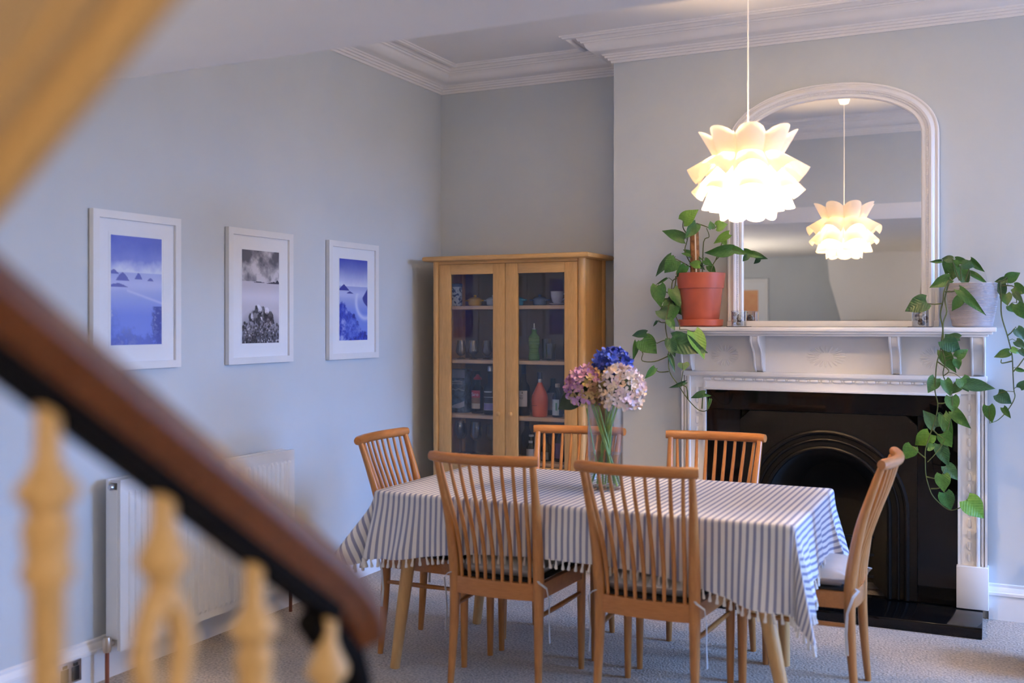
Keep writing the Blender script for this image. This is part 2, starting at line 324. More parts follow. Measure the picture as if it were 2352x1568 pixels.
# ============================================================ FRAMED PHOTOGRAPHS
def fnoise(h,w,res,oct=5,seed=0,pers=.55):
    rs=np.random.RandomState(seed); out=np.zeros((h,w)); amp=1; tot=0
    for o in range(oct):
        r=res*2**o; g=rs.rand(int(r*h/w)+3,r+3)
        y=np.linspace(0,r*h/w,h); x=np.linspace(0,r,w); yi=y.astype(int); xi=x.astype(int); fy=(y-yi)[:,None]; fx=(x-xi)[None]
        fy=fy*fy*(3-2*fy); fx=fx*fx*(3-2*fx)
        a=g[yi][:,xi]; b_=g[yi][:,xi+1]; c=g[yi+1][:,xi]; d=g[yi+1][:,xi+1]
        out+=amp*((a*(1-fx)+b_*fx)*(1-fy)+(c*(1-fx)+d*fx)*fy); tot+=amp; amp*=pers
    return out/tot
def lerp(a,b,t): return a+(b-a)*np.clip(t,0,1)[...,None]
def srgb(c):
    c=np.clip(np.array(c,float)/255,0,1); return np.where(c<=.04045,c/12.92,((c+.055)/1.055)**2.4)
HH,WW=170,105
V_,U_=np.meshgrid(np.linspace(0,1,HH),np.linspace(0,1,WW),indexing='ij')
def peak(cx,w,h,base,seed,rough=.25):
    nz=fnoise(HH,WW,9,4,seed)[0]; x=U_[0]; prof=base-h*np.clip(1-np.abs((x-cx)/w)**1.3,0,1)*(1-rough+rough*2*nz)
    return (V_>prof[None,:])&(V_<base)&(np.abs(x-cx)<w)[None,:]
def sea1():
    cl=fnoise(HH,WW,3,5,1); im=lerp(np.array([62.,82,190]),np.array([120.,135,215]),V_*4+cl-.6)
    im=lerp(im,np.array([214.,222,244]),(V_-.20)*9+(cl-.5)*2); im=lerp(im,np.array([140.,155,220]),((V_>.335)*1.)*(.75))
    im=lerp(im,np.array([186.,194,240]),np.exp(-((V_-.44)/.05)**2)*.9)
    im=lerp(im,np.array([95.,120,222]),(V_-.48)*4); 
    wave=np.exp(-((V_-(.45+.16*U_))/.012)**2)*(U_>.3); im=lerp(im,np.array([205.,212,246]),wave*.7)
    for a in ((.05,.11,.05,.355,2),(.22,.13,.08,.41,3),(.53,.08,.065,.395,4),(.77,.07,.03,.405,5),(.12,.22,.035,.47,6)): im=lerp(im,np.array([58.,66,160]),peak(*a)*.92)
    rk=fnoise(HH,WW,7,6,9,.7); msk=np.clip(((V_-.62)*3.2-(U_-.02)*2.1+ (rk-.5)*2.2),0,1)*(V_>.6); im=lerp(im,np.array([60.,85,185]),msk); im=lerp(im,np.array([205.,212,235]),msk*np.clip((rk-.52)*6,0,1))
    msk=np.clip((U_-.76+(rk-.5)*.5)*9,0,1)*(V_>.64); im=lerp(im,np.array([34.,48,140]),msk); im=lerp(im,np.array([180.,190,230]),msk*np.clip((rk-.55)*7,0,1)*.8)
    msk=np.clip((V_-.86)*9+(rk-.5)*5,0,1)*(V_>.8); im=lerp(im,np.array([52.,70,170]),msk*.7)
    return im
def sea2():
    cl=fnoise(HH,WW,3,6,21); im=lerp(np.array([96.,97,108]),np.array([205.,203,210]),(cl-.38)*4+(V_-.12)*2.5)
    im=lerp(im,np.array([196.,194,206]),(V_>.335)*1.); im=lerp(im,np.array([214.,212,226]),np.exp(-((V_-.5)/.08)**2))
    for a in ((.45,.16,.012,.345,22),(.85,.2,.02,.35,23),(.95,.08,.04,.35,24)): im=lerp(im,np.array([62.,62,76]),peak(*a)*1.)
    im=lerp(im,np.array([88.,90,104]),np.clip((V_-.60)*3.2-.35*((U_-.5)*2)**2,0,.92))
    rs=np.random.RandomState(3)
    for k in range(420):
        v=.60+.40*rs.rand()**.75; u=rs.rand()
        if v<.78 and abs(u-.5)>.34*(.35+(v-.58)*4): continue
        s=(.052 if v<.74 else .022)*(.6+.7*rs.rand()); d=((U_-u)**2+((V_-v)*1.6)**2)/s**2; g=rs.choice([60,90,130,175,215],p=[.3,.27,.2,.13,.1])*(1.05 if v<.74 else .9)
        im=lerp(im,np.array([g,g,g*1.05]),np.clip((1-d)*3,0,1)*.85)
        im=lerp(im,np.array([40.,40,50]),np.clip((1-((U_-u)**2+((V_-v-s*.55)*2.6)**2)/(s*.85)**2)*2,0,1)*.4)
    return im
def sea3():
    cl=fnoise(HH,WW,3,5,31); im=lerp(np.array([38.,56,168]),np.array([214.,220,242]),V_*3.1+(cl-.5)*.25); im=lerp(im,np.array([138.,152,214]),(V_>.335)*.8)
    im=lerp(im,np.array([176.,186,232]),np.exp(-((V_-.43)/.06)**2)); im=lerp(im,np.array([104.,130,222]),(V_-.46)*5)
    sw=np.exp(-((np.hypot((U_-.92)*1.,(V_-.52)*1.6)-.33)/.05)**2)*(V_>.42); im=lerp(im,np.array([212.,218,244]),sw*.8)
    for a in ((.15,.2,.075,.39,33),(.37,.13,.03,.425,34)): im=lerp(im,np.array([40.,48,140]),peak(*a)*1.)
    rk=fnoise(HH,WW,8,6,35,.7); m1=np.clip((U_-(.98-.32*np.clip((V_-.36)*5,0,1)*np.clip((.58-V_)*9,0,1)))*30,0,1)*(V_>.35)*(V_<.60); im=lerp(im,np.array([36.,46,140]),m1)
    edge=.54+.50*np.clip(U_-.18,0,1)+(rk-.5)*.22; m2=np.clip((V_-edge)*25,0,1); im=lerp(im,np.array([36.,58,178]),m2); im=lerp(im,np.array([186.,194,236]),m2*np.clip((rk-.50)*5,0,1)*.75); im=lerp(im,np.array([22.,30,110]),m2*np.clip((.45-rk)*8,0,1)*.8)
    d=np.hypot((U_-.45)/.3,(V_-.86)/.15); im=lerp(im,np.array([70.,98,205]),np.clip((1-d)*4,0,1)*.6*np.clip((rk-.3)*4,0,1))
    return im
def castle():
    cl=fnoise(HH,WW,4,5,41); im=lerp(np.array([236.,176,128]),np.array([228.,150,104]),V_+cl-.5)
    for a in ((.3,.1,.25,1.0,42),(.5,.08,.5,1.0,43),(.62,.1,.6,1.0,44),(.8,.09,.35,1.0,45),(.5,.5,.3,1.0,46)): im=lerp(im,np.array([176.,112,88]),peak(*a)*.7)
    return im
M_print=attr_mat('photo_print',.35,.3)
def paint(parent,im,org,du,dv,name='print'):
    """flat print: grid of HHxWW, org top-left, du to the right, dv downwards"""
    org=Vector(org); du=Vector(du); dv=Vector(dv)
    mb=MB().grid([[org+du*(i/(WW-1))+dv*(j/(HH-1)) for i in range(WW)] for j in range(HH)])
    me=bpy.data.meshes.new(name); me.from_pydata(mb.v,[],mb.f); me.materials.append(M_print)
    ca=me.color_attributes.new('Col','FLOAT_COLOR','POINT'); c=np.ones((HH*WW,4),np.float32); c[:,:3]=srgb(im.reshape(-1,3)); ca.data.foreach_set('color',c.ravel()); me.update()
    return ob(name,me,parent)
M_pg=thin_glass('picture_glass',(.99,.99,1),1.3,.0,.6)
def framed(y0,y1,z0,z1,im,pr,label):
    o=thing('framed_photograph',label,'picture',(XL,0,0),0,'seascape photographs on the left wall'); w=.032; d0,d1=.003,.026
    for a in (((y0,z0),(y1,z0),(y1-w,z0+w),(y0+w,z0+w)),((y0,z1),(y1,z1),(y1-w,z1-w),(y0+w,z1-w)),((y0,z0),(y0,z1),(y0+w,z1-w),(y0+w,z0+w)),((y1,z0),(y1,z1),(y1-w,z1-w),(y1-w,z0+w))):
        part('frame_rail',MB().prism(a,'x',d0,d1),M_frame,o)
    mb_=part('mount_board',MB().box(d0,.014,y0+w,y1-w,z0+w,z1-w),M_mount,o)
    m=.012; bv=MB(); 
    for q in ((pr[0]-m,pr[1]+m,pr[2]-m,pr[2]-m+.002),(pr[0]-m,pr[1]+m,pr[3]+m-.002,pr[3]+m),(pr[0]-m,pr[0]-m+.002,pr[2]-m,pr[3]+m),(pr[1]+m-.002,pr[1]+m,pr[2]-m,pr[3]+m)): bv.box(.014,.0146,*q)
    part('mount_bevel',bv,M_white,mb_)
    paint(mb_,im,(.0147,pr[0],pr[3]),(0,pr[1]-pr[0],0),(0,0,pr[2]-pr[3]))
framed(2.975,3.462,1.256,1.912,sea1()*.76+np.array([200.,214,240])*.24,(3.075,3.356,1.359,1.814),'white framed blue seascape with misty rocks, nearest the handrail')
framed(3.773,4.26,1.253,1.906,sea2(),(3.878,4.157,1.352,1.806),'white framed grey photograph of pebbles, middle of the row')
framed(4.572,5.06,1.25,1.902,sea3()*.86+np.array([190.,205,235])*.14,(4.68,4.956,1.354,1.808),'white framed deep blue rocky coast photograph, nearest the cabinet')
o=thing('framed_print','white framed orange print seen reflected in the mirror','picture',(0,YB,0)); w=.04
for a in ((-3.15,-2.61,1.25,1.25+w),(-3.15,-2.61,2.0-w,2.0),(-3.15,-3.15+w,1.25+w,2.0-w),(-2.61-w,-2.61,1.25+w,2.0-w)): part('frame_rail',MB().box(a[0],a[1],.004,.03,a[2],a[3]),M_frame,o)
part('mount_board',MB().box(-3.11,-2.65,.004,.015,1.29,1.96),M_mount,o); paint(o,castle(),(-2.735,.016,1.86),(-.29,0,0),(0,0,-.47))
# ============================================================ RADIATOR + SOCKET
rd=thing('radiator','white double panel radiator with vertical flutes under the photographs','radiator',(XL,0,0))
y0,y1,z0,z1=3.02,4.14,.135,.82
pts=[]; nf=32; 
for i in range(nf):
    a=y0+.03+(y1-y0-.06)*i/nf; s=(y1-y0-.06)/nf
    pts+=[(a,0),(a+s*.3,0),(a+s*.45,.007),(a+s*.85,.007),(a+s,0)]
pts=[(y0,0)]+pts+[(y1,0)]
rows=[]
for z,k in ((z0,0),(z0+.03,0),(z0+.045,1),(z1-.06,1),(z1-.045,0),(z1,0)): rows.append([(.125+q*k,y,z) for y,q in pts])
fp=MB().grid(rows); fp.box(.108,.1255,y0,y1,z0,z1); part('front_panel',fp,M_rad,rd,25)
part('rear_panel',MB().box(.045,.06,y0,y1,z0,z1,.003),M_rad,rd)
tg=MB(); tg.box(.06,.108,y0+.01,y1-.01,z1-.015,z1-.003)
part('top_grille',tg,M_rad,rd)
for s,yy in ((0,y0-.004),(1,y1-.002)): part('side_cover',MB().box(.052,.112,yy,yy+.006,z0+.045,z1-.04,.001),M_rad,rd)
part('bleed_cap',MB().lathe([(.012,0),(.012,.012),(.008,.018)],n=12).xf(Matrix.Translation((.085,y0-.002,z1-.03))@Matrix.Rotation(R(90),4,'X')),M_metal,rd)
part('bracket',MB().box(0.001,.046,y0+.12,y0+.15,.3,.75).box(0.001,.046,y1-.15,y1-.12,.3,.75),M_rad,rd)
for yy in (y0-.03,y1+.02):
    vb=MB().tube([(.085,yy+.03 if yy<3.5 else yy-.02,.165),(.085,yy,.165)],.012,10); vb.lathe([(.014,-.03),(.017,-.02),(.017,.02),(.013,.03)],(.085,yy,.165),14); part('valve',vb,M_brass,rd)
    part('feed_pipe',MB().lathe([(.0085,0.001),(.0085,.14)],(.085,yy,0),12),M_copper,rd)
so=thing('wall_socket','brushed metal double socket with black inserts on the skirting','socket',(XL+.026,0,0))
part('face_plate',MB().box(0,.008,2.79,2.91,.042,.128,.002),M_metal,so); 
for yy in (2.812,2.862): part('socket_insert',MB().box(.008,.0095,yy,yy+.036,.05,.105,.0006),M_black,so); part('rocker_switch',MB().box(.008,.012,yy+.008,yy+.028,.108,.12,.001),M_black,so)
LEAF_L= [(-1.545, 5.351, 1.997, -1.468, 5.326, 2.051, 0.073, -0.197, -0.966, -0.166), (-1.555, 5.412, 1.905, -1.678, 5.391, 1.966, 0.058, 0.245, -0.955, 0.166), (-1.483, 5.39, 1.983, -1.538, 5.368, 1.905, 0.057, 0.461, -0.884, -0.075), (-1.381, 5.325, 1.948, -1.384, 5.314, 1.987, 0.035, 0.536, -0.822, -0.191), (-1.383, 5.427, 1.967, -1.327, 5.428, 1.981, 0.055, 0.002, -0.998, 0.064), (-1.308, 5.398, 1.923, -1.394, 5.391, 1.877, 0.042, 0.034, -0.996, 0.087), (-1.343, 5.404, 1.901, -1.322, 5.392, 1.86, 0.03, -0.047, -0.965, 0.258), (-1.287, 5.372, 1.841, -1.422, 5.336, 1.81, 0.061, 0.314, -0.888, -0.336), (-1.301, 5.399, 1.847, -1.21, 5.402, 1.813, 0.037, 0.083, -0.988, 0.134), (-1.233, 5.441, 1.833, -1.147, 5.433, 1.792, 0.034, -0.163, -0.975, -0.152), (-1.207, 5.388, 1.805, -1.231, 5.382, 1.775, 0.029, 0.294, -0.955, -0.045), (-1.552, 5.402, 1.833, -1.451, 5.384, 1.801, 0.033, -0.05, -0.929, 0.366), (-1.447, 5.328, 1.76, -1.51, 5.324, 1.768, 0.041, 0.062, -0.998, -0.007), (-1.611, 5.359, 1.807, -1.701, 5.335, 1.707, 0.046, 0.051, -0.981, 0.189), (-1.577, 5.324, 1.788, -1.638, 5.31, 1.72, 0.075, 0.22, -0.976, 0.004), (-1.554, 5.398, 1.746, -1.598, 5.389, 1.713, 0.045, 0.319, -0.932, -0.172), (-1.641, 5.362, 1.694, -1.704, 5.366, 1.656, 0.013, 0.196, -0.887, -0.418), (-1.681, 5.342, 1.654, -1.667, 5.318, 1.543, 0.078, 0.097, -0.97, 0.222), (-1.63, 5.365, 1.566, -1.64, 5.346, 1.483, 0.05, 0.429, -0.89, 0.152), (-1.673, 5.347, 1.521, -1.596, 5.335, 1.459, 0.067, 0.225, -0.866, 0.447), (-1.631, 5.368, 1.589, -1.563, 5.374, 1.49, 0.071, -0.045, -0.995, -0.091), (-1.668, 5.274, 1.462, -1.688, 5.277, 1.429, 0.013, 0.454, -0.819, -0.35), (-1.72, 5.257, 1.395, -1.818, 5.264, 1.387, 0.039, -0.084, -0.982, 0.169), (-1.743, 5.261, 1.363, -1.668, 5.269, 1.287, 0.094, 0.162, -0.985, 0.056), (-1.783, 5.278, 1.349, -1.789, 5.258, 1.249, 0.031, 0.526, -0.839, 0.136), (-1.576, 5.263, 1.357, -1.401, 5.218, 1.309, 0.103, -0.178, -0.953, 0.244), (-1.469, 5.283, 1.402, -1.402, 5.255, 1.263, 0.082, 0.446, -0.811, 0.378), (-1.586, 5.247, 1.365, -1.557, 5.224, 1.276, 0.059, 0.021, -0.966, 0.256), (-1.594, 5.26, 1.28, -1.554, 5.241, 1.193, 0.025, 0.425, -0.824, 0.375), (-1.525, 5.284, 1.239, -1.518, 5.278, 1.2, 0.057, 0.441, -0.872, 0.213), (-1.671, 5.247, 1.212, -1.718, 5.224, 1.153, 0.035, 0.5, -0.864, -0.062), (-1.511, 5.272, 1.139, -1.592, 5.248, 1.102, 0.022, 0.375, -0.895, -0.241), (-1.403, 5.265, 1.081, -1.477, 5.247, 1.065, 0.036, 0.137, -0.91, 0.39), (-1.404, 5.25, 1.076, -1.368, 5.246, 1.071, 0.016, -0.119, -0.991, -0.065), (-1.374, 5.261, 1.054, -1.386, 5.267, 0.994, 0.013, 0.23, -0.963, -0.142), (-1.602, 5.35, 1.633, -1.55, 5.334, 1.539, 0.067, 0.415, -0.831, 0.371), (-1.589, 5.357, 1.543, -1.621, 5.335, 1.449, 0.056, 0.077, -0.976, 0.202), (-1.582, 5.373, 1.588, -1.558, 5.364, 1.509, 0.049, 0.514, -0.82, 0.25), (-1.596, 5.255, 1.468, -1.558, 5.242, 1.416, 0.041, 0.251, -0.88, 0.403), (-1.524, 5.318, 1.757, -1.57, 5.321, 1.691, 0.047, 0.43, -0.837, -0.338), (-1.517, 5.456, 1.794, -1.453, 5.449, 1.739, 0.042, 0.071, -0.976, 0.206), (-1.425, 5.429, 1.76, -1.386, 5.426, 1.714, 0.038, -0.038, -0.999, 0.033), (-1.423, 5.337, 1.785, -1.383, 5.324, 1.753, 0.034, -0.273, -0.961, 0.049)]
LEAF_R= [(-0.216, 5.34, 1.755, -0.266, 5.343, 1.763, 0.034, -0.049, -0.996, 0.068), (-0.216, 5.383, 1.758, -0.248, 5.379, 1.687, 0.071, 0.058, -0.998, 0.03), (-0.201, 5.323, 1.754, -0.141, 5.32, 1.738, 0.035, -0.13, -0.941, -0.312), (-0.194, 5.405, 1.729, -0.227, 5.382, 1.663, 0.058, -0.106, -0.921, 0.374), (-0.184, 5.387, 1.724, -0.147, 5.352, 1.626, 0.062, 0.147, -0.913, 0.381), (-0.171, 5.315, 1.731, -0.117, 5.312, 1.719, 0.043, -0.011, -0.981, 0.194), (-0.136, 5.37, 1.753, -0.079, 5.362, 1.691, 0.033, -0.292, -0.945, -0.146), (-0.139, 5.371, 1.691, -0.059, 5.336, 1.643, 0.026, -0.128, -0.891, 0.436), (-0.23, 5.386, 1.665, -0.316, 5.356, 1.627, 0.054, 0.218, -0.943, 0.251), (-0.266, 5.373, 1.752, -0.319, 5.367, 1.745, 0.018, 0.142, -0.957, -0.251), (-0.328, 5.277, 1.553, -0.421, 5.255, 1.517, 0.08, 0.112, -0.95, 0.291), (-0.177, 5.301, 1.57, -0.215, 5.291, 1.51, 0.045, 0.093, -0.99, 0.106), (-0.181, 5.271, 1.606, -0.081, 5.218, 1.496, 0.043, -0.27, -0.94, 0.208), (0.022, 5.37, 1.656, -0.035, 5.372, 1.647, 0.031, -0.04, -0.999, 0.033), (0.022, 5.356, 1.659, 0.076, 5.343, 1.683, 0.049, -0.102, -0.953, -0.286), (0.051, 5.371, 1.62, 0.106, 5.347, 1.591, 0.052, -0.432, -0.899, -0.075), (0.014, 5.383, 1.588, 0.023, 5.365, 1.533, 0.049, -0.087, -0.951, 0.297), (0.03, 5.365, 1.534, 0.054, 5.365, 1.501, 0.037, 0.096, -0.993, 0.07), (0.063, 5.359, 1.54, 0.103, 5.347, 1.459, 0.056, -0.358, -0.933, -0.038), (0.053, 5.354, 1.592, 0.089, 5.335, 1.544, 0.028, -0.268, -0.948, 0.174), (-0.006, 5.385, 1.637, 0.006, 5.376, 1.563, 0.042, 0.022, -0.992, 0.124), (0.061, 5.384, 1.424, 0.098, 5.384, 1.373, 0.047, 0.237, -0.956, 0.172), (0.059, 5.385, 1.366, 0.098, 5.371, 1.335, 0.037, -0.12, -0.953, 0.279), (0.03, 5.383, 1.313, -0.035, 5.371, 1.291, 0.039, 0.084, -0.958, 0.274), (0.039, 5.357, 1.329, 0.078, 5.359, 1.309, 0.027, 0.149, -0.97, 0.194), (0.076, 5.356, 1.327, 0.1, 5.35, 1.291, 0.026, 0.019, -0.984, 0.177), (0.061, 5.372, 1.234, 0.103, 5.375, 1.223, 0.019, 0.038, -0.991, -0.125), (0.074, 5.35, 1.147, 0.1, 5.34, 1.185, 0.036, -0.131, -0.977, -0.168), (-0.019, 5.369, 1.115, 0.041, 5.367, 1.07, 0.059, 0.016, -0.998, 0.066), (0.005, 5.353, 1.052, 0.036, 5.338, 1.003, 0.029, -0.302, -0.948, 0.099), (-0.057, 5.249, 1.066, -0.043, 5.249, 0.986, 0.054, -0.307, -0.95, -0.054), (-0.181, 5.26, 1.381, -0.233, 5.257, 1.397, 0.033, 0.082, -0.994, 0.079), (-0.25, 5.248, 1.372, -0.173, 5.254, 1.312, 0.071, 0.088, -0.996, 0.013), (-0.253, 5.271, 1.319, -0.206, 5.247, 1.217, 0.058, -0.268, -0.958, 0.102), (-0.195, 5.266, 1.29, -0.145, 5.261, 1.328, 0.042, -0.089, -0.996, -0.014), (-0.194, 5.241, 1.281, -0.183, 5.24, 1.231, 0.036, 0.132, -0.99, 0.049), (-0.286, 5.261, 1.188, -0.317, 5.238, 1.118, 0.058, 0.4, -0.908, 0.121), (-0.244, 5.241, 1.181, -0.216, 5.242, 1.105, 0.048, 0.27, -0.959, 0.087), (-0.18, 5.271, 1.164, -0.213, 5.26, 1.117, 0.042, 0.062, -0.981, 0.186), (-0.174, 5.249, 1.191, -0.139, 5.244, 1.13, 0.063, 0.254, -0.941, 0.223), (-0.153, 5.251, 1.164, -0.027, 5.261, 1.147, 0.055, 0.112, -0.958, 0.266), (-0.217, 5.261, 1.103, -0.204, 5.245, 1.026, 0.06, 0.155, -0.962, 0.226), (-0.205, 5.236, 1.036, -0.144, 5.2, 0.962, 0.053, -0.394, -0.912, 0.119), (-0.284, 5.268, 0.955, -0.342, 5.269, 1.034, 0.061, 0.243, -0.951, 0.19), (-0.253, 5.273, 1.014, -0.215, 5.235, 0.89, 0.051, -0.07, -0.96, 0.273), (-0.254, 5.255, 0.928, -0.215, 5.247, 0.864, 0.064, -0.235, -0.972, -0.022), (-0.311, 5.265, 0.923, -0.377, 5.274, 0.853, 0.076, 0.112, -0.967, -0.23), (-0.389, 5.261, 0.86, -0.422, 5.258, 0.796, 0.066, -0.12, -0.987, 0.108), (-0.323, 5.26, 0.856, -0.283, 5.261, 0.87, 0.034, -0.052, -0.975, 0.217), (-0.269, 5.272, 0.874, -0.231, 5.253, 0.773, 0.059, -0.045, -0.985, 0.168), (-0.241, 5.271, 0.773, -0.189, 5.268, 0.709, 0.056, 0.169, -0.969, 0.183), (-0.255, 5.244, 0.735, -0.248, 5.227, 0.654, 0.064, -0.046, -0.978, 0.201), (-0.247, 5.275, 0.645, -0.217, 5.28, 0.559, 0.065, 0.173, -0.985, 0.003), (-0.151, 5.251, 0.622, -0.073, 5.253, 0.54, 0.09, 0.212, -0.961, 0.178)]
VINE_L= [[(-1.471, 5.4, 1.722), (-1.532, 5.4, 1.761), (-1.586, 5.4, 1.792), (-1.611, 5.36, 1.807)], [(-1.57, 5.36, 1.692), (-1.605, 5.36, 1.678), (-1.613, 5.36, 1.603), (-1.609, 5.36, 1.543), (-1.59, 5.36, 1.49), (-1.542, 5.265, 1.446), (-1.539, 5.265, 1.416)], [(-1.588, 5.36, 1.704), (-1.593, 5.36, 1.648), (-1.62, 5.36, 1.573), (-1.615, 5.265, 1.453), (-1.611, 5.265, 1.394), (-1.599, 5.265, 1.335), (-1.599, 5.265, 1.276), (-1.599, 5.265, 1.217), (-1.584, 5.265, 1.173), (-1.546, 5.265, 1.122), (-1.501, 5.265, 1.057), (-1.441, 5.265, 0.997), (-1.397, 5.265, 0.992), (-1.375, 5.265, 1.025), (-1.366, 5.265, 1.054)], [(-1.601, 5.265, 1.364), (-1.63, 5.265, 1.357), (-1.665, 5.265, 1.342)], [(-1.599, 5.265, 1.276), (-1.676, 5.265, 1.245), (-1.746, 5.265, 1.248), (-1.742, 5.265, 1.285)], [(-1.599, 5.265, 1.193), (-1.653, 5.265, 1.19), (-1.676, 5.265, 1.212)], [(-1.494, 5.265, 1.05), (-1.501, 5.265, 1.109), (-1.527, 5.265, 1.131), (-1.52, 5.265, 1.2)], [(-1.486, 5.4, 1.722), (-1.547, 5.4, 1.829), (-1.539, 5.4, 1.889), (-1.528, 5.4, 1.926)], [(-1.452, 5.4, 1.722), (-1.446, 5.4, 1.886), (-1.416, 5.4, 1.913), (-1.431, 5.4, 1.96)], [(-1.486, 5.4, 1.988), (-1.44, 5.4, 1.971), (-1.406, 5.4, 1.955)], [(-1.532, 5.4, 1.926), (-1.559, 5.4, 1.965), (-1.559, 5.4, 2.002)], [(-1.419, 5.265, 1.002), (-1.415, 5.265, 1.067)], [(-1.389, 5.265, 1.003), (-1.393, 5.265, 1.061), (-1.404, 5.265, 1.079)], [(-1.62, 5.36, 1.609), (-1.655, 5.36, 1.626), (-1.687, 5.36, 1.655)], [(-1.41, 5.4, 1.721), (-1.38, 5.4, 1.787), (-1.305, 5.4, 1.844)], [(-1.38, 5.4, 1.787), (-1.335, 5.4, 1.904), (-1.309, 5.4, 1.924)], [(-1.401, 5.4, 1.955), (-1.376, 5.4, 1.965)], [(-1.611, 5.265, 1.453), (-1.695, 5.36, 1.462)]]
VINE_R= [[(-0.232, 5.34, 1.655), (-0.25, 5.285, 1.601), (-0.254, 5.285, 1.557), (-0.266, 5.285, 1.491), (-0.254, 5.255, 1.426), (-0.259, 5.255, 1.374), (-0.264, 5.255, 1.322), (-0.28, 5.255, 1.261), (-0.286, 5.255, 1.186), (-0.288, 5.255, 1.125), (-0.276, 5.255, 1.069), (-0.283, 5.255, 1.008), (-0.301, 5.255, 0.946), (-0.329, 5.255, 0.853), (-0.331, 5.255, 0.788), (-0.327, 5.255, 0.718), (-0.305, 5.255, 0.641), (-0.272, 5.255, 0.6), (-0.228, 5.255, 0.568), (-0.189, 5.255, 0.576), (-0.145, 5.255, 0.609)], [(-0.228, 5.34, 1.655), (-0.246, 5.285, 1.566), (-0.238, 5.285, 1.504), (-0.252, 5.255, 1.452), (-0.252, 5.255, 1.374), (-0.26, 5.255, 1.339), (-0.244, 5.255, 1.27), (-0.252, 5.255, 1.2), (-0.216, 5.255, 1.123), (-0.216, 5.255, 1.019), (-0.244, 5.255, 0.905), (-0.276, 5.255, 0.843), (-0.321, 5.255, 0.788)], [(-0.011, 5.34, 1.651), (-0.005, 5.37, 1.574), (-0.003, 5.37, 1.487), (0.022, 5.37, 1.391), (0.041, 5.37, 1.305), (0.045, 5.37, 1.236), (0.049, 5.37, 1.141), (0.053, 5.37, 1.098), (0.022, 5.37, 1.037), (-0.017, 5.37, 0.992), (-0.052, 5.255, 0.985)], [(-0.017, 5.34, 1.646), (0.014, 5.34, 1.659)], [(-0.005, 5.37, 1.626), (0.053, 5.37, 1.62), (0.061, 5.37, 1.547)], [(0.022, 5.37, 1.391), (0.053, 5.37, 1.426)], [(0.041, 5.37, 1.271), (-0.002, 5.37, 1.261), (-0.003, 5.37, 1.279)], [(0.045, 5.37, 1.219), (0.095, 5.37, 1.289)], [(-0.254, 5.285, 1.544), (-0.328, 5.285, 1.544)], [(-0.184, 5.34, 1.654), (-0.216, 5.34, 1.751)], [(-0.176, 5.34, 1.654), (-0.18, 5.34, 1.715)], [(-0.216, 5.34, 1.654), (-0.224, 5.34, 1.663)], [(-0.159, 5.34, 1.649), (-0.135, 5.34, 1.74)], [(-0.143, 5.34, 1.649), (-0.138, 5.34, 1.69)], [(-0.246, 5.285, 1.6), (-0.182, 5.285, 1.607)], [(-0.28, 5.255, 1.269), (-0.228, 5.255, 1.227), (-0.252, 5.255, 1.2)], [(-0.327, 5.255, 0.718), (-0.26, 5.255, 0.713)], [(-0.307, 5.255, 0.662), (-0.252, 5.255, 0.675)], [(-0.276, 5.255, 1.069), (-0.228, 5.255, 1.08)], [(-0.329, 5.255, 0.805), (-0.386, 5.255, 0.859)], [(-0.301, 5.255, 0.946), (-0.252, 5.255, 0.905)]]

# ============================================================ FIREPLACE
CX=-.828
fp=thing('fireplace_surround','white painted wooden fireplace surround with corbels and carved mantel shelf','fireplace',(0,0,0))
X0,X1=-1.592,-.065; GX0,GX1=-1.458,-.197; GZ=1.089; HZ=.054
part('mantel_shelf',MB().box(-1.60,-.025,5.30,5.549,1.408,1.43,.004).box(-1.585,-.04,5.315,5.549,1.396,1.409,.004).box(-1.565,-.06,5.335,5.549,1.384,1.397,.003),M_white,fp)
part('frieze_panel',MB().box(X0+.01,X1-.01,5.515,5.549,1.175,1.386),M_white,fp)
ar=MB()
ar.box(X0,X1,5.475,5.549,1.165,1.19,.004); ar.box(X0+.02,X1-.02,5.484,5.549,1.159,1.166,.002); ar.box(X0+.02,X1-.02,5.494,5.549,GZ+.012,1.160); ar.box(GX0-.012,GX1+.012,5.484,5.549,GZ,GZ+.013,.003)
AR=part('architrave',ar,M_white,fp)
LEGS=[]
for s,xo,xi in ((1,X0,GX0),(-1,X1,GX1)):
    a=lambda k: xo+(xi-xo)*k
    lg=MB()
    def strip(k0,k1,y): lg.box(min(a(k0),a(k1)),max(a(k0),a(k1)),y,5.549,.26,1.166)
    strip(0,1,5.505); strip(0,.08,5.482); strip(.12,.20,5.488); strip(.24,.30,5.482); strip(.30,.36,5.476); strip(.92,1,5.488)
    LG=part('leg_pilaster',lg,M_white,fp); LEGS.append(LG)
    part('plinth_block',MB().box(min(xo,xi)-.006,max(xo,xi)+.006,5.465,5.549,HZ+.001,.262,.004),M_white,fp)
bead=mesh('bead',MB().lathe([(0,-.022),(.0065,-.018),(.0085,-.008),(.0085,.008),(.0065,.018),(0,.022)],n=8,cap=False),M_white)
reel=mesh('reel',MB().lathe([(0.001,-.004),(.006,-.004),(.006,.004),(0.001,.004)],n=8),M_white)
nb=23
for i in range(nb):
    x=GX0-.02+(GX1-GX0+.04)*(i+.5)/nb; o=ob('bead',bead,AR,(x,5.490,1.147),(0,R(90),0))
    if i<nb-1: ob('reel',reel,AR,(x+(GX1-GX0+.04)/nb/2,5.491,1.147),(0,R(90),0))
for xx,LG in ((X0+.62*(GX0-X0),LEGS[0]),(X1+.62*(GX1-X1),LEGS[1])):
    for i in range(15): ob('bead',bead,LG,(xx,5.502,.30+.0565*i))
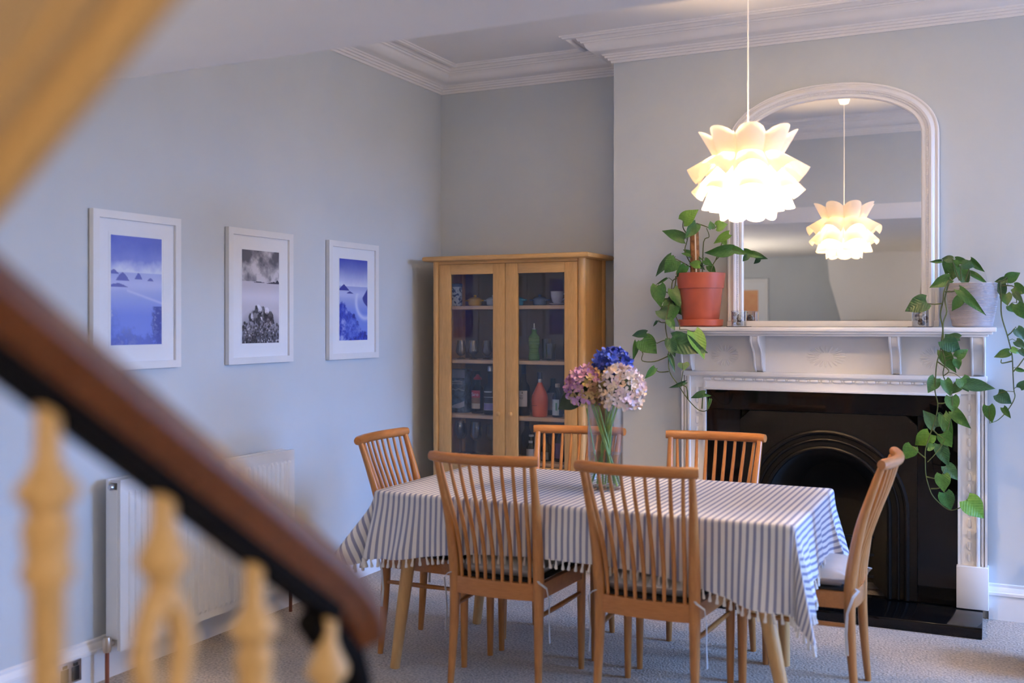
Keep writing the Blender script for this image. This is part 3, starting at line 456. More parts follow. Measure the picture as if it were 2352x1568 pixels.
def corbel(x,w):
    pr=[(5.516,1.384),(5.35,1.384),(5.352,1.36),(5.375,1.335),(5.405,1.318),(5.43,1.295),(5.445,1.262),(5.452,1.23),(5.47,1.205),(5.492,1.194),(5.516,1.192)]
    m=MB().prism(pr,'x',x-w/2,x+w/2)
    for sx in (-w/2+.006,w/2-.006): m.tube([(x+sx,p[0]-.003,p[1]) for p in pr[1:-1]],.0055,6)
    part('corbel',m,M_white,fp)
for x,w in ((-1.555,.06),(-1.165,.05),(-.482,.05),(-.105,.066)): corbel(x,w)
def sunburst(x,z,rx,rz_):
    m=MB(); n=20
    for k in range(n):
        a=2*PI*k/n; p=[(x+rx*q*math.cos(a),5.513,z+rz_*q*math.sin(a)) for q in (.38,.62,.86,1.0)]; m.tube(p,[.002,.0055,.0065,.002],6)
    m.lathe([(.0,.006),(.018,.004),(.02,0)],n=16).v  # centre boss is added below
    return m
for x,rx in ((-1.36,.075),(CX,.10),(-.30,.075)):
    m=MB(); n=20
    for k in range(n):
        a=2*PI*k/n; m.tube([(x+rx*q*math.cos(a),5.5145,1.275+.058*q*math.sin(a)) for q in (.38,.62,.86,1.0)],[.002,.005,.006,.002],6)
    part('carved_sunburst',m,M_white,fp)
# granite slips, hearth, cast iron insert
gr=thing('granite_slips','polished black granite panels lining the white fireplace surround','fireplace panel',(0,0,0))
IX0,IX1,IZ=-1.273,-.383,.984
part('left_panel',MB().box(GX0+.001,IX0-.001,5.505,5.548,HZ+.001,IZ-.001),M_granite,gr); part('right_panel',MB().box(IX1+.001,GX1-.001,5.505,5.548,HZ+.001,IZ-.001),M_granite,gr); part('top_panel',MB().box(GX0+.001,GX1-.001,5.505,5.548,IZ+.001,GZ-.001),M_granite,gr)
o=part('hearth_slab',MB().box(-1.63,-.083,5.150,5.545,0.001,HZ,.003),M_granite,None); tag(o,'polished black granite hearth slab on the carpet','hearth')
ins=thing('fire_insert','black cast iron arched fireplace insert with a coal grate','fireplace insert',(0,0,0))
ZS=.49
def arch(r,n=28,zb=HZ+.002):
    p=[(CX-r,zb+(ZS-zb)*i/5) for i in range(5)]+[(CX-r*math.cos(PI*i/n),ZS+r*math.sin(PI*i/n)) for i in range(n+1)]+[(CX+r,ZS-(ZS-zb)*(i+1)/5) for i in range(5)]
    return p
inner=arch(.30); n=len(inner); outer=[]
for (x,z) in inner:
    dx,dz=x-CX,max(z-ZS,0)
    if z<=ZS: outer.append((IX0+.001 if dx<0 else IX1-.001,z))
    else:
        hx=(IX1-IX0)/2-.001; hz=IZ-.002-ZS; k=min(hx/abs(dx) if abs(dx)>1e-6 else 1e9,hz/dz); outer.append((CX+dx*k,ZS+dz*k))
pl=MB().grid([[(x,5.500,z) for x,z in outer],[(x,5.500,z) for x,z in inner],[(x,5.545,z) for x,z in inner],[(x,5.545,z) for x,z in outer]],cv=True)
part('face_plate',pl,M_cast,ins)
for r,w in ((.395,.013),(.355,.008),(.312,.012)):
    part('arch_moulding',MB().tube([(x,5.498,z) for x,z in arch(r)],w,8,flat=1.0),M_cast,ins)
inn=arch(.30); bk=arch(.20)
rec=MB().grid([[(x,5.51,z) for x,z in inn],[(x,5.60,z) for x,z in arch(.27)],[(x,5.80,z) for x,z in bk]]); 
rec.add([(x,5.80,z) for x,z in bk],[tuple(range(len(bk)))]); part('firebox',rec,M_soot,ins)
gb=MB()
for i in range(9):
    x=CX-.2+.05*i; gb.tube([(x,5.50-.03*math.cos((x-CX)*6),.16),(x,5.49-.035*math.cos((x-CX)*6),.36)],.006,6)
for z in (.16,.27,.36): gb.tube([(CX-.24+.048*i,5.50-.034*math.cos((-.24+.048*i)*6),z) for i in range(11)],.008,6)
part('grate_bars',gb,M_cast,ins)
part('ash_door',MB().box(CX-.2,CX+.2,5.505,5.52,HZ+.002,.15,.004),M_cast,ins)
# ============================================================ MIRROR
mr=thing('overmantel_mirror','arched white overmantel mirror with beaded frame on the mantel shelf','mirror',(0,0,0))
MX,HW=-.8135,.5305
def mpath(off,z0=1.432,n=44):
    hw=HW-off; rise=.297-off*.96; zs=2.40; p=[(MX-hw,z0+(zs-z0)*i/10) for i in range(10)]
    for i in range(n+1):
        a=PI*i/n; c,s=math.cos(a),math.sin(a); e=2/2.15
        p.append((MX-hw*math.copysign(abs(c)**e,c),zs+rise*abs(s)**e))
    return p+[(MX+hw,zs-(zs-z0)*(i+1)/10) for i in range(10)]
fpf=[(0,5.546),(0,5.512),(.004,5.507),(.010,5.507),(.013,5.512),(.018,5.512),(.024,5.503),(.036,5.497),(.046,5.500),(.050,5.506),(.058,5.506),(.062,5.512),(.068,5.508),(.078,5.508),(.083,5.514),(.084,5.528)]
part('frame',MB().grid([[(x,y,z) for x,z in mpath(o_)] for o_,y in fpf]),M_white,mr,30)
part('base_rail',MB().box(MX-HW,MX+HW,5.503,5.546,1.431,1.462,.004),M_white,mr)
gp=mpath(.082); part('mirror_glass',MB().add([(x,5.525,z) for x,z in gp],[tuple(range(len(gp)))]),M_mirror,mr,0)
bd=MB(); q=mpath(.054,1.47,120); acc=0; last=None
for i in range(len(q)-1):
    a=Vector((q[i][0],5.505,q[i][1])); b_=Vector((q[i+1][0],5.505,q[i+1][1])); l=(b_-a).length; k=max(1,round(l/.0105))
    for j in range(k):
        p=a.lerp(b_,(j+.5)/k); bd.lathe([(.0005,-.0035),(.0035,-.002),(.0035,.002),(.0005,.0035)],p,6,False)
ob_=part('beading',bd,M_white,mr); ob_['kind']='stuff'
# ============================================================ JARS ON THE MANTEL
M_pp=mat('dried_potpourri',(.10,.045,.02),.9,var=.8,nscale=40); M_pp2=mat('pale_shell_filling',(.55,.47,.36),.8,var=.4,nscale=60)
def jar(x,y,lab1,lab2,tall,gold):
    c=part('coaster',MB().box(-.055,.055,-.05,.05,0,.003,.001),M_black,None,loc=(x,y,1.4305)); tag(c,lab2,'coaster')
    j=thing('candle_jar',lab1,'jar',(x,y,1.4340)); r=.039
    part('glass',MB().lathe([(.001,.003),(r-.004,.003),(r-.003,.006),(r-.003,tall),(r,tall),(r,.0),(.001,0)],n=28,cap=False),M_gl,j)
    part('lid_rim',MB().lathe([(r-.001,tall),(r+.002,tall),(r+.002,tall+.006),(r-.006,tall+.007),(.001,tall+.007)],n=28,cap=False),M_gl,j)
    rs=random.Random(int(abs(x)*100)); 
    for k in range(9):
        m=MB().lathe([(.001,-.011),(.010,-.006),(.012,.002),(.007,.010),(.001,.012)],n=7); a=rs.random()*6.28; rr=.016*(k%3)/1.2
        part('filling_piece',m,M_pp if k%2 else M_pp2,j,loc=(rr*math.cos(a),rr*math.sin(a),.016+.012*(k//2)),rot=(rs.random()*3,rs.random()*3,0))
jar(-1.252,5.385,'clear glass jar of dark dried petals beside the terracotta pot','thin black coaster under the jar beside the terracotta pot',.075,0)
jar(-.362,5.385,'clear glass jar of gold brown filling beside the ribbed pot','thin dark coaster under the jar beside the ribbed pot',.082,1)
# ============================================================ TRAILING PLANTS
def leafmesh(name,curl,m):
    rows=[]; n=9; k=7
    for j in range(n):
        t=j/(n-1); 
        wd=.5*(math.sin(PI*min(1,(t*.93+.07))**.62))**.85 if t<1 else .004
        if t>.55: wd*=1-.25*((t-.55)/.45)
        row=[]
        for i in range(k):
            s=-1+2*i/(k-1); x=s*wd; back=-.13*(abs(s)**1.6)*max(0,1-t*2.2)
            row.append((x,t+back,.16*abs(x)*1.0-curl*.28*t*t+.03*math.sin(9*t+2*s)*wd))
        rows.append(row)
    return mesh(name,MB().grid(rows),m,180)
LM=[[leafmesh('pothos_leaf',c,m) for c in (.2,.7,1.2)] for m in M_leaf]
def place_leaf(parent,L_,i,lime):
    b=Vector(L_[0:3]); t=Vector(L_[3:6]); w=L_[6]; n=Vector(L_[7:10]); y=(t-b); ln=y.length; y.normalize(); x=y.cross(n).normalized(); n=x.cross(y)
    rs=random.Random(i*13+5); q=rs.random(); mi=2 if (i in lime) else (0 if q<.62 else 1)
    o=ob('leaf',LM[mi][rs.randrange(3)],parent); o.matrix_basis=Matrix.Translation(b)@Matrix(((x.x*w*1.12,y.x*ln,n.x*ln,0),(x.y*w*1.12,y.y*ln,n.y*ln,0),(x.z*w*1.12,y.z*ln,n.z*ln,0),(0,0,0,1)))
    return b
def smooth_path(p):
    p=[Vector(q) for q in p]
    if len(p)<3: return [p[0],p[0].lerp(p[1],.5)+Vector((0,0,-.004)),p[1]]
    out=[]
    for i in range(len(p)-1):
        a,b_,c,d=p[max(i-1,0)],p[i],p[i+1],p[min(i+2,len(p)-1)]
        for k in range(4):
            t=k/4; out.append(.5*((2*b_)+(c-a)*t+(2*a-5*b_+4*c-d)*t*t+(3*b_-a-3*c+d)*t**3))
    return out+[p[-1]]
def plant(root,vines,leaves,lime,off):
    allp=[]
    for v in vines:
        sp=smooth_path(v); allp+=sp; m=MB().tube([p-off for p in sp],[.0034-.0014*i/len(sp) for i in range(len(sp))],6); part('vine',m,M_vine,root)
    pm=MB(); 
    for i,L_ in enumerate(leaves):
        L2=list(L_); 
        for k in range(3): L2[k]-=off[k]; L2[k+3]-=off[k]
        b=place_leaf(root,L2,i,lime)+off
        q=min(allp,key=lambda p:(p-b).length)
        if .012<(q-b).length<.16: mid=q.lerp(b,.5)+Vector((0,-.005,.008)); part('petiole',MB().tube([q-off,mid-off,b-off],[.0018,.0015,.0013],5),M_vine,root)
PL=Vector((-1.466,5.415,1.4305))
pl=thing('potted_pothos','trailing green plant with moss pole in terracotta pot on mantel','potted plant',PL)
part('pot',MB().lathe([(.001,.012),(.092,.012),(.096,.02),(.116,.205),(.122,.206),(.129,.262),(.131,.288),(.127,.289),(.121,.262),(.110,.20),(.001,.20)],n=40,cap=False),M_terra,pl)
part('saucer',MB().lathe([(.001,.001),(.108,.001),(.118,.008),(.121,.038),(.118,.040),(.112,.012),(.001,.010)],n=40,cap=False),M_terra,pl)
part('soil',MB().lathe([(.001,.255),(.12,.252),(.12,.245)],n=24,cap=False),M_soil,pl)
part('moss_pole',MB().tube([(-.03,.0,.25),(-.033,.0,.40),(-.036,.0,.535)],[.027,.026,.023],12),M_coir,pl)
part('support_stick',MB().tube([(-.018,-.024,.25),(-.026,-.024,.56)],.0042,6),M_pale,pl)
plant(pl,VINE_L,LEAF_L,{0,4,5,6,12,15,26},PL)
PR=Vector((-.130,5.42,1.4305))
pr_=thing('potted_ivy','long trailing green plant in ribbed pale pot on mantel end','potted plant',PR)
prof=[(.001,.0),(.078,0),(.086,.004)]; nz=30
for i in range(nz):
    t=i/nz; r=.090+.027*math.sin(t*PI*.5); z=.006+.205*t; prof+=[(r-.0016,z),(r+.0012,z+.0034)]
prof+=[(.117,.212),(.111,.212),(.105,.18),(.001,.18)]
part('pot',MB().lathe(prof,n=48,cap=False),M_pot2,pr_,25); part('soil',MB().lathe([(.001,.190),(.107,.188),(.107,.18)],n=24,cap=False),M_soil,pr_)
plant(pr_,VINE_R,LEAF_R,{53,46,24},PR)
# ============================================================ OAK DISPLAY CABINET
cb=thing('display_cabinet','oak display cabinet with two glass doors in the alcove','cabinet',(0,0,0))
A0,A1,B0,B1=-3.16,-2.155,5.456,5.82; TOPZ=1.825
part('top_board',MB().box(-3.205,-2.11,5.405,5.835,TOPZ+.001,TOPZ+.03,.012),M_oakh,cb)
def post(x,y): return MB().lathe([(.021,.0),(.024,.02),(.024,TOPZ)],(x,y,0.002),16)
for x,y in ((A0+.024,B0+.024),(A1-.024,B0+.024),(A0+.024,B1-.02),(A1-.024,B1-.02)): part('corner_post',post(x,y),M_oak,cb)
for x in (A0+.014,A1-.034): part('side_panel',MB().box(x,x+.02,B0+.03,B1-.01,.10,TOPZ),M_oak,cb)
part('back_panel',MB().box(A0+.03,A1-.03,B1-.016,B1-.006,.10,TOPZ),M_back,cb)
part('back_rail',MB().box(-2.93,-2.90,B1-.022,B1-.016,.6,TOPZ),M_back,cb); part('back_rail',MB().box(-2.46,-2.43,B1-.022,B1-.016,.6,TOPZ),M_back,cb)
for z in (1.556,1.228,.895,.630): part('shelf',MB().box(A0+.034,A1-.034,B0+.03,B1-.022,z-.022,z-.001,.002),M_oakin,cb)
part('base_panel',MB().box(A0+.034,A1-.034,B0+.02,B1-.02,.10,.13),M_oak,cb)
part('top_rail',MB().box(A0+.046,A1-.046,B0+.008,B0+.028,1.808,TOPZ),M_oakh,cb)
def door(x0,x1,kx,lab):
    z0,z1=.545,1.806; y0,y1=B0+.004,B0+.026; sw=.080
    d=part('door',MB().box(x0,x0+sw,y0,y1,z0,z1,.002).box(x1-sw,x1,y0,y1,z0,z1,.002),M_oak,cb)
    part('door_rail',MB().box(x0+sw,x1-sw,y0,y1,1.745,z1,.002),M_oakh,d); part('door_rail',MB().box(x0+sw,x1-sw,y0,y1,z0,.606,.002),M_oakh,d)
    part('glass_pane',MB().box(x0+sw,x1-sw,y0+.009,y0+.012,.606,1.745),M_glass,d,0)
    part('knob',MB().lathe([(.0075,0),(.007,.008),(.013,.013),(.014,.018),(.010,.022),(.0,.023)],n=16).xf(Matrix.Translation((kx,y0+.001,.912))@Matrix.Rotation(R(90),4,'X')),M_oak,d)
door(A0+.048,-2.663,-2.700,'l'); door(-2.660,A1-.046,-2.620,'r')
part('mid_rail',MB().box(A0+.046,A1-.046,B0+.008,B0+.028,.505,.54),M_oakh,cb)
for x0,x1 in ((A0+.05,-2.664),(-2.659,A1-.05)):
    dr=part('drawer',MB().box(x0,x1,B0+.004,B0+.024,.30,.50,.003),M_oakh,cb); xm=(x0+x1)/2
    part('knob',MB().lathe([(.0075,0),(.007,.008),(.013,.013),(.014,.018),(.0,.023)],n=16).xf(Matrix.Translation((xm,B0+.005,.40))@Matrix.Rotation(R(90),4,'X')),M_oak,dr)
part('bottom_rail',MB().box(A0+.046,A1-.046,B0+.008,B0+.028,.10,.295),M_oakh,cb)
# ---- things inside
def col(n,c,r=.35,**k): return mat(n,c,r,**k)
Z1,Z2,Z3,Z4=1.5565,1.2285,.8955,.6305
M_fl=bpy.data.materials.new('blue_floral_print'); M_fl.use_nodes=True; nt=M_fl.node_tree; b=nt.nodes['Principled BSDF']; tc=nt.nodes.new('ShaderNodeTexCoord'); vo=nt.nodes.new('ShaderNodeTexNoise'); vo.inputs['Scale'].default_value=55; vo.inputs['Detail'].default_value=2; rp=nt.nodes.new('ShaderNodeValToRGB'); rp.color_ramp.interpolation='CONSTANT'
rp.color_ramp.elements[0].color=(.06,.11,.30,1); rp.color_ramp.elements[1].position=.47; rp.color_ramp.elements[1].color=(.62,.72,.85,1); nt.links.new(tc.outputs['Object'],vo.inputs['Vector']); nt.links.new(vo.outputs[0],rp.inputs[0]); nt.links.new(rp.outputs[0],b.inputs['Base Color'])
j=thing('floral_tin','blue and white floral tin on the top shelf','tin',(-3.075,5.60,Z1))
part('body',MB().lathe([(.040,.0),(.043,.004),(.043,.118),(.041,.122)],n=28),M_fl,j); part('lid',MB().lathe([(.0445,.118),(.0445,.135),(.040,.139),(.001,.140)],n=28,cap=False),col('tin_blue',(.10,.18,.36)),j)
part('paper_label',MB().grid([[(.0437*math.cos(a),.0437*math.sin(a),z) for a in np.linspace(-2.5,-1.6,8)] for z in (.03,.095)]),col('label_lilac',(.55,.56,.75)),j)
def casserole(x,y,c,lab):
    m=col('enamel_'+lab.split()[0]+lab.split()[1],c,.2); t=thing('mini_casserole',lab,'casserole dish',(x,y,Z1),0,'mini casseroles on the top shelf')
    part('body',MB().lathe([(.001,.0),(.034,0),(.041,.006),(.043,.034),(.045,.036)],n=24,cap=False),m,t)
    part('lid',MB().lathe([(.046,.036),(.045,.040),(.030,.050),(.008,.054),(.007,.058),(.010,.061),(.008,.066),(.0,.067)],n=24,cap=False),m,t)
    for s in (-1,1): part('handle',MB().tube([(s*.041,-.014,.031),(s*.060,-.012,.033),(s*.062,.0,.034),(s*.060,.012,.033),(s*.041,.014,.031)],.0042,8),m,t)
casserole(-2.936,5.60,(.62,.36,.05),'yellow enamel mini casserole with domed lid'); casserole(-2.815,5.61,(.55,.56,.58),'pale grey mini casserole behind the door stile')
casserole(-2.652,5.60,(.06,.30,.52),'turquoise blue mini casserole with domed lid'); casserole(-2.525,5.66,(.16,.25,.52),'periwinkle blue mini casserole beside the white cup')
t=thing('teacup','small white cup standing on its saucer','cup',(-2.385,5.60,Z1)); mw=col('white_porcelain',(.66,.66,.70),.2)
part('saucer',MB().lathe([(.001,0),(.03,.0),(.052,.010),(.050,.012),(.028,.004),(.001,.004)],n=28,cap=False),mw,t); part('bowl',MB().lathe([(.001,.006),(.020,.006),(.020,.012),(.030,.022),(.037,.050),(.040,.082),(.038,.082),(.034,.05),(.027,.024),(.001,.014)],n=28,cap=False),mw,t); part('handle',MB().tube([(.036,0,.066),(.056,0,.066),(.058,0,.045),(.034,0,.032)],.004,8),mw,t)
def glencairn(x,y,lab):
    t=thing('whisky_glass',lab,'glass',(x,y,Z2),0,'whisky glasses on the second shelf')
    part('bowl',MB().lathe([(.001,.018),(.018,.022),(.031,.038),(.033,.052),(.027,.082),(.0225,.115),(.0215,.115),(.026,.082),(.0315,.052),(.0295,.04),(.017,.026),(.001,.022)],n=24,cap=False),M_gl,t)
    part('foot',MB().lathe([(.026,0),(.027,.004),(.014,.010),(.011,.018),(.001,.018)],n=24),M_gl,t)
glencairn(-3.010,5.555,'tulip whisky glass nearest the left door stile'); glencairn(-2.925,5.555,'tulip whisky glass in the middle of three'); glencairn(-2.842,5.58,'tulip whisky glass nearest the door knobs')
M_gg=thin_glass('green_bottle_glass',(.45,.72,.30),1.5,.05,1.5)
m_gr,nt,b=nodes('green_glass_body'); b.inputs['Base Color'].default_value=(.16,.36,.10,1); setp(b,Roughness=.15); b.inputs['Transmission Weight'].default_value=.35
pf=[(.001,0),(.034,0)]
for i in range(13):
    z=.006+.0105*i; r=.034-.006*math.exp(-((z-.055)/.02)**2); pf+=[(r,z),(r+.0025,z+.004),(r,z+.008)]
pf+=[(.030,.145),(.018,.158),(.014,.172),(.017,.176),(.017,.181),(.013,.184)]
t=thing('oil_bottle','ribbed green glass bottle with metal pourer','bottle',(-2.522,5.57,Z2)); part('body',MB().lathe(pf,n=28),m_gr,t,60); part('pourer',MB().lathe([(.012,.184),(.012,.190),(.006,.193),(.0045,.208),(.004,.218),(.007,.220),(.001,.222)],n=14,cap=False),M_metal,t)
def tumbler(x,y,h,lab):
    o=part('tumbler',MB().lathe([(.001,.0),(.026,0),(.029,.004),(.031,h),(.0295,h),(.0275,.012),(.001,.012)],n=24,cap=False),M_gl,None,loc=(x,y,Z2)); tag(o,lab,'glass',None)
tumbler(-2.462,5.62,.128,'tall clear tumbler beside the green bottle'); tumbler(-2.415,5.575,.10,'short cut tumbler in front of the tall one')
o=part('place_card',MB().prism([(-.011,-.001),(.011,-.001),(.011,.001),(-.011,.001)],'z',0,.068),M_mount,None,loc=(-2.352,5.66,Z2+.0)); tag(o,'small white card standing by the cabinet side','card')
# third shelf
M_bx=mat('whisky_carton_print',(.10,.15,.24),.4,var=.8,nscale=28,detail=5)
t=thing('bottle_carton','dark blue carton printed with a snowy mountain','carton',(-3.045,5.62,Z3)); part('carton',MB().box(-.052,.052,-.05,.05,0,.268,.001),M_bx,t); part('pale_top_panel',MB().box(-.052,.052,-.0508,-.0503,.215,.267),col('carton_pale',(.30,.34,.45)),t); mbm=MB()
for zz,w_ in ((.197,.02),(.190,.035),(.178,.038)): mbm.box(-w_,w_,-.0512,-.0505,zz,zz+.003)
part('printed_lines',mbm,col('carton_white',(.6,.65,.75)),t)
zig=[(-.051,.125),(-.03,.15),(-.012,.142),(.01,.152),(.03,.143),(.051,.14),(.051,.136),(.03,.138),(.01,.146),(-.012,.137),(-.03,.145),(-.051,.12)]
part('mountain_ridge',MB().prism(zig,'y',-.0513,-.0506),col('carton_ridge',(.35,.42,.52)),t); part('snow_band',MB().prism([(-.051,.035),(-.02,.05),(.02,.062),(.051,.075),(.051,.04),(.01,.028),(-.03,.03)],'y',-.0513,-.0506),col('carton_snow',(.45,.54,.72)),t)
o=part('bottle_carton',MB().box(-.02,.02,-.04,.04,0,.255,.001),col('carton_black',(.018,.022,.04)),None,loc=(-2.985,5.69,Z3)); tag(o,'narrow black carton behind the mountain printed carton','carton')
def label(t,r,z0,z1,m,a0=-2.45,a1=-.7,name='paper_label'): return part(name,MB().grid([[((r+.0006)*math.cos(a),(r+.0006)*math.sin(a),z) for a in np.linspace(a0,a1,12)] for z in (z0,z1)]),m,t)
def bottle(x,y,z,prof,m,lab,cap=None,name='spirit_bottle',cat='bottle'):
    t=thing(name,lab,cat,(x,y,z)); part('glass_body',MB().lathe(prof,n=28),m,t)
    if cap: part('cap',MB().lathe(cap[0],n=20),cap[1],t)
    return t
M_clr=thin_glass('clear_bottle_glass',(.55,.62,.72),1.5,.03,.9); M_dkg,nt,b=nodes('dark_bottle_glass'); b.inputs['Base Color'].default_value=(.012,.016,.02,1); setp(b,Roughness=.08)
M_lab=col('paper_label_white',(.62,.60,.64),.7); M_ink=col('label_ink',(.03,.03,.05),.8); M_red=col('red_cap',(.42,.035,.06),.4)
t=bottle(-2.918,5.60,Z3,[(.036,0),(.038,.004),(.038,.140),(.030,.158),(.014,.178),(.013,.205)],M_clr,'clear bottle with red and cream label and red cap',([(.014,.205),(.026,.208),(.024,.218),(.014,.226),(.010,.236),(.004,.24)],M_red))
label(t,.038,.03,.062,col('label_cream',(.62,.50,.36)),name='lower_label'); label(t,.038,.062,.098,col('label_brown',(.22,.11,.06)),name='middle_label'); label(t,.038,.098,.142,col('label_red',(.45,.05,.07)),name='red_label')
fc=bpy.data.curves.new('label_lettering','FONT'); fc.body='Siro'; fc.size=.030; fc.align_x='CENTER'; fc.extrude=.0002; fc.materials.append(M_lab); _o=ob('lettering_tmp',fc); _me=bpy.data.meshes.new_from_object(_o); bpy.data.objects.remove(_o); o=ob('lettering',_me,[q for q in t.children if q.name.startswith('red_label')][0],(.002,-.0398,.108),(R(90),0,0))
t=bottle(-2.812,5.565,Z3,[(.038,0),(.040,.004),(.040,.150),(.033,.170),(.016,.195),(.014,.262)],thin_glass('blue_tint_glass',(.30,.36,.55),1.5,.03,.9),'blue tinted gin bottle with silver stopper',([(.017,.262),(.017,.29),(.015,.294)],M_metal))
label(t,.040,.028,.066,col('label_violet',(.25,.20,.38))); 
for z in (.027,.067,.105): label(t,.0403,z,z+.002,M_lab,name='label_line')
label(t,.040,.135,.141,M_lab,-2.3,-.9,name='printed_band')
t=bottle(-2.598,5.585,Z3,[(.035,0),(.038,.004),(.038,.160),(.034,.178),(.016,.205),(.014,.262)],thin_glass('smoky_bottle_glass',(.32,.30,.34),1.5,.03,.9),'whisky bottle with white label and navy capsule',([(.0155,.250),(.0155,.303),(.014,.305)],col('navy_capsule',(.02,.03,.09),.4)))
label(t,.038,.055,.150,M_lab,-1.95,-.55); mk=MB()
for z,w_ in ((.118,.013),(.108,.016),(.101,.014)): mk.grid([[(.039*math.cos(a),.039*math.sin(a),zz) for a in np.linspace(-1.45-w_*26,-1.45+w_*14,6)] for zz in (z,z+.0025)])
mk.grid([[(.039*math.cos(a),.039*math.sin(a),zz) for a in (-1.42,-1.30)] for zz in (.132,.145)]); part('label_print',mk,M_ink,t)
mo_=col('coral_lacquer',(.66,.13,.065),.28)
t=bottle(-2.480,5.56,Z3,[(.042,0),(.045,.004),(.046,.02),(.050,.085),(.0505,.100),(.047,.125),(.033,.155),(.020,.182),(.013,.202)],mo_,'coral orange coated bottle with navy cap',([(.0135,.202),(.0135,.224),(.0145,.225),(.0145,.262),(.013,.264)],col('navy_cap',(.02,.03,.08),.4)))
part('silver_collar',MB().lathe([(.0137,.202),(.0142,.203),(.0142,.222),(.0137,.223)],n=20,cap=False),M_metal,t); label(t,.0512,.066,.070,col('coral_dark',(.30,.05,.03)),-2.3,-1.5,'printed_line')
t=bottle(-2.455,5.70,Z3,[(.033,0),(.035,.004),(.035,.14),(.016,.175),(.014,.18)],M_dkg,'dark green bottle behind the coral bottle',([(.016,.165),(.016,.218),(.014,.22)],col('green_capsule',(.012,.05,.05),.4))); label(t,.035,.03,.135,M_lab)
t=bottle(-2.372,5.575,Z3,[(.030,0),(.032,.004),(.032,.118),(.026,.135),(.013,.150),(.012,.175)],M_clr,'small clear bottle with white and green label',([(.0145,.175),(.0155,.194),(.013,.197)],M_pale)); label(t,.032,.012,.105,col('label_mint',(.58,.66,.66)),-2.5,-.9); label(t,.0325,.04,.085,col('label_leaf_green',(.10,.32,.20)),-1.55,-1.25,'leaf_motif')
# bottom shelf
def wine(x,y,h,lab):
    t=thing('wine_glass',lab,'glass',(x,y,Z4),0,'wine glasses on the bottom shelf'); s=h/.215
    part('bowl',MB().lathe([(.001,.10*s),(.018,.105*s),(.033,.13*s),(.036,.15*s),(.032,.185*s),(.028,.215*s),(.027,.215*s),(.031,.185*s),(.0345,.15*s),(.0315,.132*s),(.017,.109*s),(.001,.104*s)],n=24,cap=False),M_gl,t)
    part('stem',MB().lathe([(.0042,.008),(.0036,.05*s),(.005,.098*s)],n=10),M_gl,t); part('foot',MB().lathe([(.033,0),(.034,.002),(.012,.006),(.0045,.010)],n=24),M_gl,t)
for x,y,h,l in ((-3.035,5.585,.215,'wine glass at the front left of the bottom shelf'),(-2.905,5.555,.215,'wine glass at the front centre of the bottom shelf'),(-2.985,5.69,.20,'wine glass at the back between two front glasses'),(-2.865,5.68,.19,'wine glass at the back beside the door stile'),(-3.075,5.68,.19,'wine glass at the back left corner')): wine(x,y,h,l)
t=bottle(-2.540,5.57,Z4,[(.030,0),(.031,.004),(.031,.075),(.026,.092),(.014,.108),(.013,.142)],M_dkg,'dark beer bottle with round white label',([(.0155,.142),(.0155,.152),(.012,.154)],M_lab),'beer_bottle'); label(t,.031,.008,.070,M_lab); label(t,.0165,.104,.118,M_lab,name='neck_label')
t=bottle(-2.450,5.585,Z4,[(.030,0),(.031,.004),(.031,.075),(.026,.092),(.014,.108),(.013,.142)],M_dkg,'dark beer bottle with grey pointed label',([(.0155,.142),(.0155,.152),(.012,.154)],M_black),'beer_bottle'); label(t,.031,.010,.055,col('label_grey',(.16,.17,.19)))
t=bottle(-2.625,5.69,Z4,[(.034,0),(.036,.004),(.036,.135),(.016,.17),(.014,.20)],M_clr,'clear bottle standing at the back of the bottom shelf',([(.016,.19),(.016,.215),(.014,.217)],col('navy_cap2',(.02,.03,.08),.4)))
t=bottle(-2.365,5.60,Z4,[(.034,0),(.036,.004),(.036,.13),(.016,.16),(.014,.19)],M_dkg,'dark bottle with purple label behind the chair',None); label(t,.036,.02,.11,col('label_purple',(.14,.06,.14)))
# ============================================================ DINING TABLE + CLOTH
TX,TY,TA,TB,TZ=-1.5075,4.055,.8625,.445,.75
tb=thing('dining_table','rectangular wooden dining table under the striped cloth','table',(TX,TY,0))
part('table_top',MB().box(-TA+.006,TA-.006,-TB+.006,TB-.006,TZ-.032,TZ-.006,.008),M_table,tb)
part('apron',MB().box(-.66,.66,-.33,-.31,TZ-.10,TZ-.033).box(-.66,.66,.31,.33,TZ-.10,TZ-.033).box(-.66,-.64,-.31,.31,TZ-.10,TZ-.033).box(.64,.66,-.31,.31,TZ-.10,TZ-.033),M_table,tb)
for bx,by,tx,ty in ((-2.306,3.672,-2.215,3.70),(-2.29,4.385,-2.215,4.40),(-.672,3.68,-.825,3.70),(-.83,4.41,-.85,4.41)):
    part('leg',MB().tube([(bx-TX,by-TY,.001),((bx*.6+tx*.4)-TX,(by*.6+ty*.4)-TY,.29),(tx-TX,ty-TY,TZ-.034)],[.021,.027,.030],16),M_table,tb)
M_cloth,nt,b=nodes('blue_white_striped_cotton'); L=nt.links.new
uv=nt.nodes.new('ShaderNodeUVMap'); uv.uv_map='weave'; sp=nt.nodes.new('ShaderNodeSeparateXYZ'); L(uv.outputs[0],sp.inputs[0])
dv=nt.nodes.new('ShaderNodeMath'); dv.operation='MULTIPLY'; dv.inputs[1].default_value=1/.0252; L(sp.outputs[0],dv.inputs[0])
fr=nt.nodes.new('ShaderNodeMath'); fr.operation='FRACT'; L(dv.outputs[0],fr.inputs[0])
rp=nt.nodes.new('ShaderNodeValToRGB'); e=rp.color_ramp.elements; e[0].position=0; e[0].color=(.80,.79,.79,1); e[1].position=.52; e[1].color=(.80,.79,.79,1)
for p,c in ((.56,(.27,.29,.43,1)),(.94,(.27,.29,.43,1)),(.98,(.80,.79,.79,1))): q=e.new(p); q.color=c
